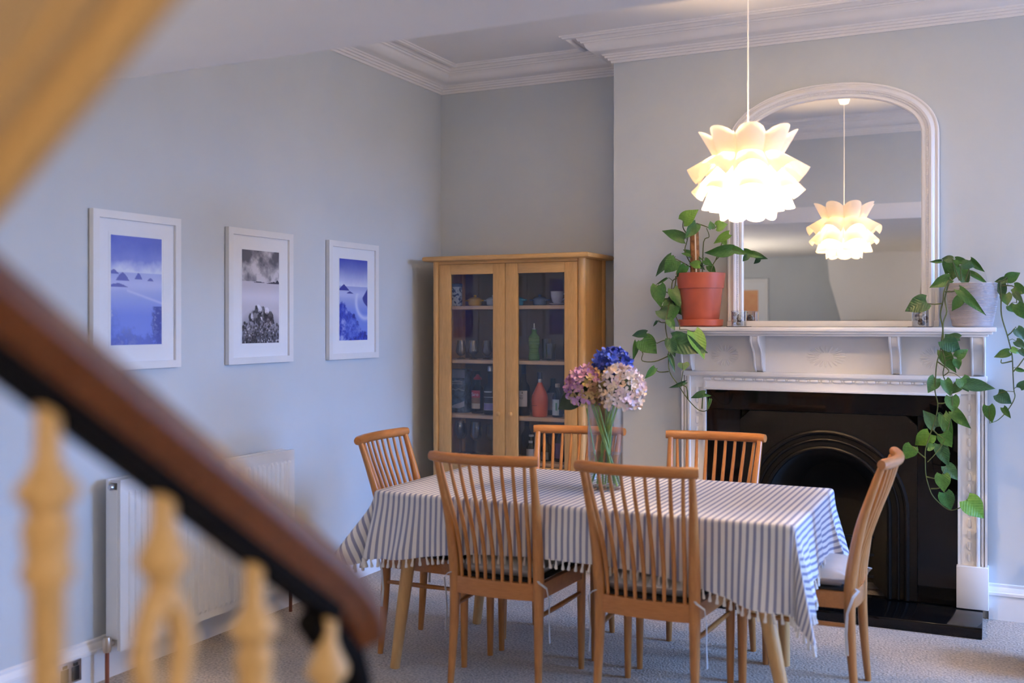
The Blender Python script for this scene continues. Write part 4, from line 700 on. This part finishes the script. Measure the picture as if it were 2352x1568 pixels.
L(fr.outputs[0],rp.inputs[0])
nz=nt.nodes.new('ShaderNodeTexNoise'); nz.inputs['Scale'].default_value=700; mp=nt.nodes.new('ShaderNodeMapping'); L(uv.outputs[0],mp.inputs[0]); L(mp.outputs[0],nz.inputs['Vector'])
r2=nt.nodes.new('ShaderNodeValToRGB'); r2.color_ramp.elements[0].position=.3; r2.color_ramp.elements[1].position=.7; r2.color_ramp.elements[0].color=(.8,.8,.8,1); L(nz.outputs[0],r2.inputs[0])
mm=nt.nodes.new('ShaderNodeMixRGB'); mm.blend_type='MULTIPLY'; mm.inputs[0].default_value=1; L(rp.outputs[0],mm.inputs[1]); L(r2.outputs[0],mm.inputs[2]); L(mm.outputs[0],b.inputs['Base Color']); setp(b,Roughness=.9); b.inputs['Specular IOR Level'].default_value=.1
bp=nt.nodes.new('ShaderNodeBump'); bp.inputs['Strength'].default_value=.2; bp.inputs['Distance'].default_value=.001; L(nz.outputs[0],bp.inputs['Height']); L(bp.outputs[0],b.inputs['Normal'])
def make_cloth():
    cols=[]  # (x,y on table edge, outward dir, length, flare, stripe fn, ripple phase)
    a,bq=TA-.01,TB-.01
    def ovh(t,base,corner): return base+(corner-base)*math.exp(-(t/.36)**2)
    base={'f':.215,'r':.20,'b':.20,'l':.22}
    cl={'fr':.315,'br':.27,'bl':.27,'fl':.285}; flare={'fr':.30,'br':.30,'bl':.35,'fl':.62}
    N=76
    def side(k,p0,p1,nrm,c0,c1):
        n=N if k in 'fb' else 44; ln=math.dist(p0,p1)
        for i in range(n+1):
            s=i/n; t=s*ln; l=max(ovh(t,base[k],cl[c0]),ovh(ln-t,base[k],cl[c1]))
            x=p0[0]+(p1[0]-p0[0])*s; y=p0[1]+(p1[1]-p0[1])*s
            cf=flare[c0]*math.exp(-(t/.22)**2)*.35+flare[c1]*math.exp(-((ln-t)/.22)**2)*.35
            cols.append((x,y,nrm,l,.05+cf,1 if k in 'fb' else 2,(t,ln,k)))
    def corner(c,p,a0,a1):
        n=26; l0=cl[c]
        for i in range(1,n):
            f=i/n; ang=a0+(a1-a0)*f; mx=max(abs(math.cos(ang)),abs(math.sin(ang)))
            l=l0/mx*(1-.05*math.sin(f*PI)); folds=.5-.5*math.cos(f*2*PI*2); env=math.sin(f*PI)**.7
            fl=flare[c]*(.35+.65*env)*(.65+.35*math.cos(2*PI*2*(f-.5)))
            cols.append((p[0],p[1],(math.cos(ang),math.sin(ang)),l,fl,3,(ang,0,c)))
    side('f',(-a,-bq),(a,-bq),(0,-1),'fl','fr'); corner('fr',(a,-bq),-PI/2,0)
    side('r',(a,-bq),(a,bq),(1,0),'fr','br'); corner('br',(a,bq),0,PI/2)
    side('b',(a,bq),(-a,bq),(0,1),'br','bl'); corner('bl',(-a,bq),PI/2,PI)
    side('l',(-a,bq),(-a,-bq),(-1,0),'bl','fl'); corner('fl',(-a,-bq),PI,1.5*PI)
    rows=[]; uvs=[]; m=22; re=.014
    for k in range(m+1):
        row=[]; ur=[]
        for (x,y,nr,l,fl,typ,inf) in cols:
            r=l*(k/m)
            if r<re*PI/2: th=r/re; o=re*math.sin(th); dz=re*(1-math.cos(th))
            else: o=re; dz=re; q=r-re*PI/2; g=fl*(1-math.exp(-q/.07)); o+=q*math.sin(g); dz+=q*math.cos(g)
            h=(r/l)**1.6
            if typ!=3:
                t,ln,kk=inf; o+=h*(.010*math.sin(t*17+{'f':0,'r':1,'b':2,'l':3}[kk])+.006*math.sin(t*41+1.3)); e_=min(t,ln-t); fr_=max(0,1-e_/.30); o+=h*fr_*.022*math.sin(e_*34+r*9+(0 if t<ln/2 else 1.2)); o=max(o,.004) if kk!='f' else min(max(o,.003),.020+.10*fr_)
            px=x+nr[0]*o; py=y+nr[1]*o
            row.append((px,py,TZ-dz))
            if typ==1: s=x
            elif typ==2: s=math.copysign(abs(x)+r,x)
            else: s=x+nr[0]*r
            ur.append((s,y+nr[1]*r))
        rows.append(row); uvs.append(ur)
    n=len(cols); mb=MB().grid(rows,cu=True)
    # flat top: rings shrinking to the middle
    K=16; 
    for k in range(1,K):
        f=1-k/K; start=len(mb.v)
        for i,(x,y,nr,l,fl,typ,inf) in enumerate(cols): 
            mb.v.append((x*f,y*f,TZ+.0012*math.sin(x*f*9+y*f*4)*min(1,(1-f)*5))); 
        prev=0 if k==1 else start-n
        mb.f+=[(prev+i,prev+(i+1)%n,start+(i+1)%n,start+i) for i in range(n)]
        uvs.append([(x*f,y*f) for (x,y,*_) in cols])
    mb.v.append((0,0,TZ)); c=len(mb.v)-1; mb.f+=[(c-n+i,c-n+(i+1)%n,c) for i in range(n)]
    flat=[q for r_ in uvs for q in r_]+[(0,0)]
    me=bpy.data.meshes.new('tablecloth'); me.from_pydata(mb.v,[],mb.f)
    ul=me.uv_layers.new(name='weave'); 
    for lp in me.loops: ul.data[lp.index].uv=flat[lp.vertex_index]
    bm_=bmesh.new(); bm_.from_mesh(me); bmesh.ops.recalc_face_normals(bm_,faces=bm_.faces); bm_.to_mesh(me); bm_.free()
    me.materials.append(M_cloth); me.polygons.foreach_set('use_smooth',[True]*len(me.polygons)); me.update()
    return me,rows[-1]
cme,hem=make_cloth()
tcl=ob('tablecloth',cme,None,(TX,TY,0)); tag(tcl,'blue and white striped cotton tablecloth with tasselled hem','tablecloth')
ts=mesh('tassel',MB().lathe([(.0015,.006),(.0022,0),(.0045,-.004),(.0042,-.008),(.0035,-.010),(.0062,-.024),(.0068,-.032),(.004,-.034)],n=7),M_tassel)
acc=0; step=.0275; hp=[Vector(p) for p in hem]; hp.append(hp[0]); nt_=0
for i in range(len(hp)-1):
    d=(hp[i+1]-hp[i]).length
    while acc<=d and nt_<298:
        p=hp[i].lerp(hp[i+1],acc/d if d else 0); o=ob('tassel',ts,tcl,p,(random.uniform(-.2,.2),random.uniform(-.2,.2),0)); nt_+=1; acc+=step
    acc-=d
# ============================================================ CHAIRS
def make_chair():
    c=ob('dining_chair',None)
    def spl(pts,rad,n=5):
        P=[Vector(p) for p in pts]; out=[]; rr=[]
        for i in range(len(P)-1):
            a,b_,q,d=P[max(i-1,0)],P[i],P[i+1],P[min(i+2,len(P)-1)]
            for k in range(n):
                t=k/n; out.append(.5*((2*b_)+(q-a)*t+(2*a-5*b_+4*q-d)*t*t+(3*b_-a-3*q+d)*t**3)); rr.append(rad[i]+(rad[i+1]-rad[i])*t)
        return out+[P[-1]],rr+[rad[-1]]
    for s in (-1,1):
        p,r=spl([(s*.190,-.2125,.001),(s*.184,-.196,.20),(s*.181,-.188,.40),(s*.183,-.196,.52),(s*.189,-.225,.68),(s*.198,-.268,.82),(s*.204,-.303,.918)],[.0125,.0175,.0218,.0226,.0190,.0150,.0125])
        part('back_leg',MB().tube(p,r,12),M_chair,c)
        part('front_leg',MB().lathe([(.0125,.001),(.0155,.14),(.0185,.32),(.019,.448)],(s*.2115,.205,0),12),M_chair,c)
        sr=MB().add([(s*(.181+.0305*k)+dx,-.185+.39*k,z) for k in (0,1) for dx in (-.011,.011) for z in (.382,.442)],[(0,1,3,2),(4,6,7,5),(0,4,5,1),(2,3,7,6),(0,2,6,4),(1,5,7,3)])
        o=part('side_rail',sr,M_chairh,c); 
        part('bolt',MB().lathe([(.006,0),(.006,.002)],n=10).xf(Matrix.Translation((s*.2045,.04,.415))@Matrix.Rotation(R(90)*s,4,'Y')),M_black,o)
        part('stretcher',MB().tube([(s*.186,-.20,.318),(s*.20,.0,.320),(s*.2105,.205,.322)],[.008,.0105,.008],10),M_chair,c)
    part('front_rail',MB().box(-.20,.20,.194,.215,.385,.442,.002),M_chairh,c)
    rr=[]
    for i in range(11):
        f=-1+.2*i; x=.178*f; y=-.188-.020*(1-f*f); rr.append([(x,y-.011,.378),(x,y+.011,.378),(x,y+.011,.444),(x,y-.011,.444)])
    m=MB().grid(rr,cu=True); part('rear_rail',m,M_chairh,c)
    tp=[];rd_=[]
    for i in range(21):
        f=-1+.1*i; tp.append((.228*f,-.305-.036*(1-f*f)-.004*math.cos(f*PI/2),.930+.002*(f*f))); rd_.append(.0195 if abs(f)<.97 else .0165)
    part('top_rail',MB().tube(tp,rd_,14,flat=1.08,up=(0,0,1)),M_chairh,c)
    for i in range(9):
        f=(i-4)/4; yb=-.188-.020*(1-(f*.82)**2); yt=-.305-.036*(1-(f*.78)**2)-.003
        p,r=spl([(f*.146,yb,.44),(f*.150,yb-.012,.56),(f*.158,(yb*.62+yt*.38)-.004,.70),(f*.170,yb*.22+yt*.78,.83),(f*.178,yt,.925)],[.0072,.0085,.0085,.0075,.0062],3)
        part('spindle',MB().tube(p,r,8),M_chair,c)
    pad=MB(); rows=[]
    for k,(ins,z) in enumerate(((.004,.4405),(0,.445),(.004,.450),(.02,.452))):
        hw0,hw1=.170-ins,.205-ins; y0,y1=-.178+ins,.222-ins; rows.append([(-hw0,y0,z),(0,y0-.012,z),(hw0,y0,z),(hw1,y1,z),(0,y1+.006,z),(-hw1,y1,z)])
    pad.grid(rows,cu=True); pad.f.append(tuple(range(len(pad.v)-6,len(pad.v)))); part('seat_pad',pad,M_seat,c)
    return c
CH=[((-1.800,3.790),1.5,'front chair backing the camera, left of the pair beside the handrail'),((-1.172,3.775),-.5,'front chair backing the camera, right of the pair'),
 ((-1.815,4.300),186.5,'chair behind the table in front of the oak cabinet'),((-1.172,4.322),183,'chair behind the table in front of the fireplace'),
 ((-2.262,4.005),-87,'chair at the table end nearest the radiator'),((-.703,4.18),90,'chair seen side on at the right end of the table')]
proto=make_chair(); chairs=[]
for i,(p,a,l) in enumerate(CH):
    o=proto if i==0 else copy_tree(proto); o.location=(p[0],p[1],0); o.rotation_euler=(0,0,R(a)); chairs.append(o)
    tag(o,'spindle back beech '+l,'chair','dining chairs around the table')
# cushions
def make_cushion():
    c=ob('seat_cushion',None); n=14; rows=[]
    for part_ in (0,1):
        for j in range(n+1):
            row=[]
            for i in range(n+1):
                u=-1+2*i/n; v=-1+2*j/n; e=max(0,(1-abs(u)**5))*max(0,(1-abs(v)**5)); hw=.172+.022*(v+1)/2
                x=u*hw*(1-.02*(v*v)); y=.012+v*.192*(1-.02*u*u); h=.036*e**.45*(1-.25*math.exp(-((u*u+v*v)/.03))) 
                row.append((x,y,.032+h if part_==0 else .032-.031*min(1,e*6)**.5))
            rows.append(row)
    m=MB().grid(rows[:n+1]); m.grid(rows[n+1:]); part('pad',m,M_cush,c,60)
    part('piping',MB().tube([(-.170,-.170,.032),(.170,-.170,.032),(.192,.202,.032),(-.192,.202,.032),(-.170,-.170,.032)],.0035,6),M_cush,c)
    for s in (-1,1):
        part('tie',MB().tube([(s*.158,-.14,.02),(s*.172,-.19,.012),(s*.198,-.222,.002),(s*.222,-.205,-.02),(s*.224,-.185,-.08),(s*.222,-.18,-.16),(s*.226,-.185,-.235)],[.003,.0055,.006,.006,.0055,.006,.007],6,flat=.25),M_cush,c)
    return c
cu=make_cushion()
CL=['under the front left chair spindles','under the front right chair spindles','on the chair before the oak cabinet','on the chair before the fireplace','on the chair nearest the radiator','on the side-on chair at the right table end']
for i,o in enumerate(chairs):
    q=cu if i==0 else copy_tree(cu); q.location=(o.location.x,o.location.y,.4535); q.rotation_euler=o.rotation_euler
    tag(q,'pale grey cotton seat cushion with ties '+CL[i],'cushion','seat cushions')
# ============================================================ VASE OF HYDRANGEAS
VX,VY,VZ=-1.507,4.055,.7525
vs=thing('glass_vase','tall clear cylinder vase standing on the striped cloth','vase',(VX,VY,VZ))
part('glass',MB().lathe([(.001,.012),(.062,.012),(.069,.02),(.072,.36),(.0755,.362),(.076,.35),(.0735,.02),(.070,.001),(.001,0)],n=40,cap=False),M_vase,vs)
part('water',MB().lathe([(.001,.014),(.061,.014),(.067,.022),(.069,.15),(.001,.15)],n=32,cap=False),thin_glass('vase_water',(.90,.95,.93),1.33,.0,.8),vs)
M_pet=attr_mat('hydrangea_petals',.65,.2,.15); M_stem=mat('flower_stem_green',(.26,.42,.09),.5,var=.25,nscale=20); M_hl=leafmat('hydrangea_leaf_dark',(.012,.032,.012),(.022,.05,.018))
def hydrangea(label,c,r,cols,nf,fs,stem,seed,colfn=None,frill=.35):
    rs=random.Random(seed); h=thing('hydrangea',label,'flower',(stem[0]),0,'hydrangeas in the vase'); off=Vector(stem[0])
    pts=[Vector(p)-off for p in stem]+[Vector(c)-off]
    part('stem',MB().tube(pts,[.0058]*len(pts),8),M_stem,h)
    for sx,sy in ((.02,.012),(-.018,-.01)):
        p0=pts[0]+Vector((-sx*1.6,sy,0)); part('leaf_stalk',MB().tube([p0,pts[1]+Vector((sx*.3,sy*.5,.01)),pts[2]+Vector((sx,-sy,0)),pts[2].lerp(pts[3],.5)],[.0045,.0045,.004,.003],7),M_stem,h)
    V=[];F=[];C=[]; cc=Vector(c)-off
    for i in range(nf):
        z=1-2*(i+.5)/nf; z=z*.92+.10; z=max(-1,min(1,z)); a=i*2.39996+rs.uniform(-.2,.2); q=math.sqrt(max(0,1-z*z)); n=Vector((q*math.cos(a),q*math.sin(a),z)); p=cc+n*r*rs.uniform(.84,1.0)
        n=(n+Vector((rs.uniform(-frill,frill),rs.uniform(-frill,frill),rs.uniform(-frill,frill)))).normalized()
        t=n.orthogonal().normalized(); t.rotate(Matrix.Rotation(rs.random()*6.28,3,n)); col_=colfn(n,rs) if colfn else rs.choice(cols)
        for k in range(4):
            d=Matrix.Rotation(k*PI/2+rs.uniform(-.15,.15),3,n)@t; s=n.cross(d); L_=fs*rs.uniform(.85,1.15); b0=len(V); up=rs.uniform(.0,.45)
            for (u,w,hh) in ((0,0,0),(.35,-.30,.03),(.75,-.44,.12),(1.0,-.22,.30),(1.06,.0,.26),(1.0,.22,.30),(.75,.44,.12),(.35,.30,.03),(.6,0,.02)): V.append(p+d*(u*L_)+s*(w*L_)+n*(L_*(hh*.8+up*u*u)))
            F+=[(b0,b0+1,b0+8),(b0+1,b0+2,b0+8),(b0+2,b0+3,b0+8),(b0+3,b0+4,b0+8),(b0+4,b0+5,b0+8),(b0+5,b0+6,b0+8),(b0+6,b0+7,b0+8),(b0+7,b0,b0+8)]
            g=rs.uniform(.85,1.12); C+=[tuple(min(1,x*g) for x in col_)+(1,)]*9
    me=bpy.data.meshes.new('flower_head'); me.from_pydata([tuple(v) for v in V],[],F); ca=me.color_attributes.new('Col','FLOAT_COLOR','POINT'); ca.data.foreach_set('color',np.array(C,np.float32).ravel()); me.materials.append(M_pet); me.update()
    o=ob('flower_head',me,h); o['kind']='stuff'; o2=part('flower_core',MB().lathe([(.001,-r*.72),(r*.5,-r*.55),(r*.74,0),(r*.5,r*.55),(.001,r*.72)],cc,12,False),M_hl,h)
    return h
def st(x0,y0,c): return [(VX+x0,VY+y0,VZ+.02),(VX+x0*.3,VY+y0*.3,VZ+.17),(VX+(c[0]-VX)*.5,VY+(c[1]-VY)*.5,VZ+.345)]
c1=(-1.494,4.105,1.262); c2=(-1.572,3.998,1.182); c3=(-1.420,4.015,1.178)
hydrangea('deep blue hydrangea at the top of the vase',c1,.080,[(.045,.08,.42),(.08,.14,.60),(.10,.17,.66),(.03,.05,.28)],95,.021,st(.03,.03,c1),1)
def pc(n,rs):
    if n.x>.25 and rs.random()<.8: return rs.choice([(.55,.42,.16),(.50,.38,.18),(.42,.26,.16)])
    if n.z<-.2: return rs.choice([(.50,.30,.60),(.58,.38,.62),(.60,.52,.26)])
    return rs.choice([(.60,.30,.46),(.66,.36,.50),(.48,.26,.50),(.40,.20,.42),(.68,.42,.50)])
hydrangea('mauve and pink hydrangea at the left of the vase',c2,.086,None,115,.020,st(.035,-.02,c2),2,pc)
def wc(n,rs): return rs.choice([(.93,.78,.75),(.94,.85,.84),(.90,.70,.72),(.92,.78,.62),(.88,.73,.82),(.88,.66,.46)])
hydrangea('blush white hydrangea at the right of the vase',c3,.096,None,150,.020,st(-.035,.0,c3),3,wc,.7)
fl=thing('hydrangea','single blue floret spray behind the blush hydrangea','flower',(VX-.01,VY+.03,VZ+.03),0,'hydrangeas in the vase')
part('stem',MB().tube([(0,0,0),(.03,.0,.30),(.098,.015,.50)],.003,6),M_stem,fl)
V=[];F=[]
for k in range(7):
    a=k*.9; d=Vector((math.cos(a),math.sin(a)*.7,.35*math.sin(k*1.7)+.2)).normalized(); s=d.cross(Vector((0,.3,1))).normalized(); b0=len(V); p=Vector((.098,.015,.51))
    for u,w in ((0,0),(.5,-.45),(1,-.2),(1,.2),(.5,.45)): V.append(p+d*u*.024+s*w*.024)
    F.append((b0,b0+1,b0+2,b0+3,b0+4))
me=bpy.data.meshes.new('floret'); me.from_pydata([tuple(v) for v in V],[],F); me.materials.append(mat('blue_petal',(.10,.17,.66),.6)); ob('floret',me,fl)
lf=thing('hydrangea_leaf_sprig','dark green serrated leaf hanging over the vase rim','leaf',(VX-.03,VY-.02,VZ+.10))
part('stem',MB().tube([(0,0,0),(-.045,-.02,.27),(-.075,-.05,.285)],.003,6),M_stem,lf)
hl=leafmesh('hydrangea_leaf',.5,M_hl); o=ob('leaf_blade',hl,lf); y=Vector((-.075,-.03,-.05)); n=Vector((.35,-.85,.4)).normalized(); x=y.cross(n).normalized()*.085; n=x.cross(y).normalized()*.09
o.matrix_basis=Matrix(((x.x,y.x,n.x,-.072),(x.y,y.y,n.y,-.048),(x.z,y.z,n.z,.288),(0,0,0,1)))
# ============================================================ PENDANT LAMP
LP=Vector((-.925,4.135,2.05))
lm=thing('pendant_lamp','white lotus petal pendant lamp glowing over the table','pendant lamp',LP)
M_petal=bpy.data.materials.new('translucent_white_petal'); M_petal.use_nodes=True; nt=M_petal.node_tree; nt.nodes.clear(); L=nt.links.new
out=nt.nodes.new('ShaderNodeOutputMaterial'); df=nt.nodes.new('ShaderNodeBsdfDiffuse'); tr=nt.nodes.new('ShaderNodeBsdfTranslucent'); mx=nt.nodes.new('ShaderNodeMixShader'); mx.inputs[0].default_value=.42
df.inputs[0].default_value=(.93,.87,.80,1); tr.inputs[0].default_value=(.97,.89,.78,1); L(df.outputs[0],mx.inputs[1]); L(tr.outputs[0],mx.inputs[2]); L(mx.outputs[0],out.inputs[0])
M_diff=M_petal.copy(); M_diff.name='translucent_diffuser'; [n for n in M_diff.node_tree.nodes if n.type=='MIX_SHADER'][0].inputs[0].default_value=.9
def petal(r0,z0,r1,z1,w,sag,sgn,round_):
    d=Vector((r1-r0,0,z1-z0)); ln=d.length; d.normalize(); n=Vector((-d.z,0,d.x))*sgn; rows=[]  # n: convex side
    for j in range(10):
        s=j/9; row=[]
        for i in range(11):
            q=-1+.2*i; ll=s*(1-round_*(1-math.sqrt(max(0,1-q*q*.98))))*ln; hw=w*(.72+.28*min(1,s*1.6)); yy=hw*math.sin(q*1.25)/math.sin(1.25); sg=-sag*(1-math.cos(q*1.25))/(1-math.cos(1.25))*(.35+.65*s)
            p=Vector((r0,0,z0))+d*ll+n*sg; row.append((p.x,yy,p.z))
        rows.append(row)
    return MB().grid(rows)
tiers=[(.112,.030,.198,.176,.064,.046,-1,.80),(.105,.100,.243,.024,.070,.062,1,.06),(.118,.035,.226,-.066,.068,.050,1,.08),(.140,-.030,.184,-.138,.060,.036,1,.20),(.118,-.100,.112,-.182,.046,.024,1,.42)]
for k,t in enumerate(tiers):
    me=mesh('petal',petal(*t),M_petal,180)
    for i in range(8): ob('petal',me,lm,None,(0,0,R(45*i+64.4-3+ (22.5 if k==4 else 0))))
part('inner_ring',MB().lathe([(.100,.078),(.106,.074),(.106,.066),(.100,.062)],n=32,cap=False).lathe([(.114,-.008),(.119,-.012),(.119,-.020),(.114,-.024)],n=32,cap=False),M_petal,lm)
part('added_diffuser',MB().lathe([(.085,-.135),(.07,-.150),(.008,-.155)],n=32,cap=False),M_diff,lm)  # added across the lamp's open bottom to cut light on the cloth
part('cord',MB().tube([(0,0,.05),(0,0,ZC-LP.z-.002)],.0028,8),M_white,lm)
part('ceiling_cup',MB().lathe([(.008,-.040),(.026,-.034),(.036,-.010),(.038,0),(.001,.002)],(0,0,2.905-LP.z),20),M_white,lm)
part('ceiling_rose',MB().lathe([(.004,-.030),(.030,-.024),(.040,-.002)],(0,0,ZC-LP.z-.001),20),M_white,lm)
part('lamp_holder',MB().lathe([(.018,.02),(.022,.03),(.022,.075),(.012,.085)],n=16),M_white,lm)
M_bulb=bpy.data.materials.new('bulb_glow'); M_bulb.use_nodes=True; nt=M_bulb.node_tree; nt.nodes.clear(); out=nt.nodes.new('ShaderNodeOutputMaterial'); em=nt.nodes.new('ShaderNodeEmission'); em.inputs[0].default_value=(1,.74,.42,1); em.inputs[1].default_value=60; nt.links.new(em.outputs[0],out.inputs[0])
part('bulb',MB().lathe([(.012,.025),(.018,.01),(.029,-.015),(.030,-.03),(.022,-.05),(.001,-.06)],n=20,cap=False),M_bulb,lm)
pl_=bpy.data.lights.new('bulb_light','POINT'); pl_.energy=330; pl_.color=(1,.66,.34); pl_.shadow_soft_size=.06; lo=bpy.data.objects.new('bulb_light',pl_); COL.objects.link(lo); lo.parent=lm; lo.location=(0,0,-.035)
# ============================================================ HALL LAMP, BLACK STOOL
hl_=thing('hall_lamp','frosted globe lamp hanging in the stair hall','pendant lamp',(.9,-.95,1.80))
M_globe=bpy.data.materials.new('frosted_globe_glow'); M_globe.use_nodes=True; nt=M_globe.node_tree; nt.nodes.clear(); out=nt.nodes.new('ShaderNodeOutputMaterial'); em=nt.nodes.new('ShaderNodeEmission'); em.inputs[0].default_value=(1,.78,.54,1); em.inputs[1].default_value=75; nt.links.new(em.outputs[0],out.inputs[0])
part('globe',MB().lathe([(.001,-.10)]+[(.10*math.sin(PI*i/12),-.10*math.cos(PI*i/12)) for i in range(1,11)]+[(.04,.092)],n=24,cap=False),M_globe,hl_)
part('cord',MB().tube([(0,0,.09),(0,0,ZH-1.80-.002)],.004,8),M_white,hl_); part('cap',MB().lathe([(.042,.088),(.042,.105),(.02,.12)],n=20),M_metal,hl_)
ws=thing('fill_sconce','unseen uplighter added to brighten the stair hall','fill lamp',(XL,.5,1.15))  # added uplight that brightens the hall ceiling and the mirrored hall wall
M_up=bpy.data.materials.new('fill_sconce_glow'); M_up.use_nodes=True; nt=M_up.node_tree; nt.nodes.clear(); out=nt.nodes.new('ShaderNodeOutputMaterial'); em=nt.nodes.new('ShaderNodeEmission'); em.inputs[0].default_value=(1,.84,.66,1); em.inputs[1].default_value=255; nt.links.new(em.outputs[0],out.inputs[0])
part('bowl',MB().lathe([(.02,-.09),(.07,-.07),(.12,-.02),(.14,.03),(.135,.03),(.11,-.015),(.02,-.05)],(.145,0,0),28),M_white,ws); part('bracket',MB().box(.001,.06,-.03,.03,-.08,.02,.004),M_white,ws); part('fill_disc',MB().lathe([(.10,.0),(.09,.012),(.001,.016)],(.145,0,0),24),M_up,ws)
gl=thing('fill_globe','unseen opal globe added as fill light for the room','pendant lamp',(2.5,3.2,2.25))  # added out of view as warm fill for the walls and ceiling
M_op=bpy.data.materials.new('fill_globe_glow'); M_op.use_nodes=True; nt=M_op.node_tree; nt.nodes.clear(); out=nt.nodes.new('ShaderNodeOutputMaterial'); em=nt.nodes.new('ShaderNodeEmission'); em.inputs[0].default_value=(1,.80,.60,1); em.inputs[1].default_value=34; nt.links.new(em.outputs[0],out.inputs[0])
part('globe',MB().lathe([(.001,-.15)]+[(.15*math.sin(PI*i/14),-.15*math.cos(PI*i/14)) for i in range(1,13)]+[(.04,.146)],n=28,cap=False),M_op,gl)
part('cord',MB().tube([(0,0,.15),(0,0,ZC-2.25-.002)],.004,8),M_white,gl); part('cap',MB().lathe([(.045,.142),(.045,.16),(.02,.175)],n=20),M_white,gl)
bs=thing('footstool','small round black footstool at the right edge of the carpet','footstool',(.268,4.82,0))
part('cushion_top',MB().lathe([(.14,.10),(.172,.115),(.18,.145),(.172,.178),(.14,.195),(.001,.20)],n=32,cap=False),M_seat,bs); part('base_ring',MB().lathe([(.125,.03),(.14,.035),(.14,.11),(.12,.11)],n=32),M_black,bs)
for k in range(4): part('foot',MB().lathe([(.012,.001),(.016,.03)],(.11*math.cos(k*PI/2+.7),.11*math.sin(k*PI/2+.7),0),10),M_black,bs)
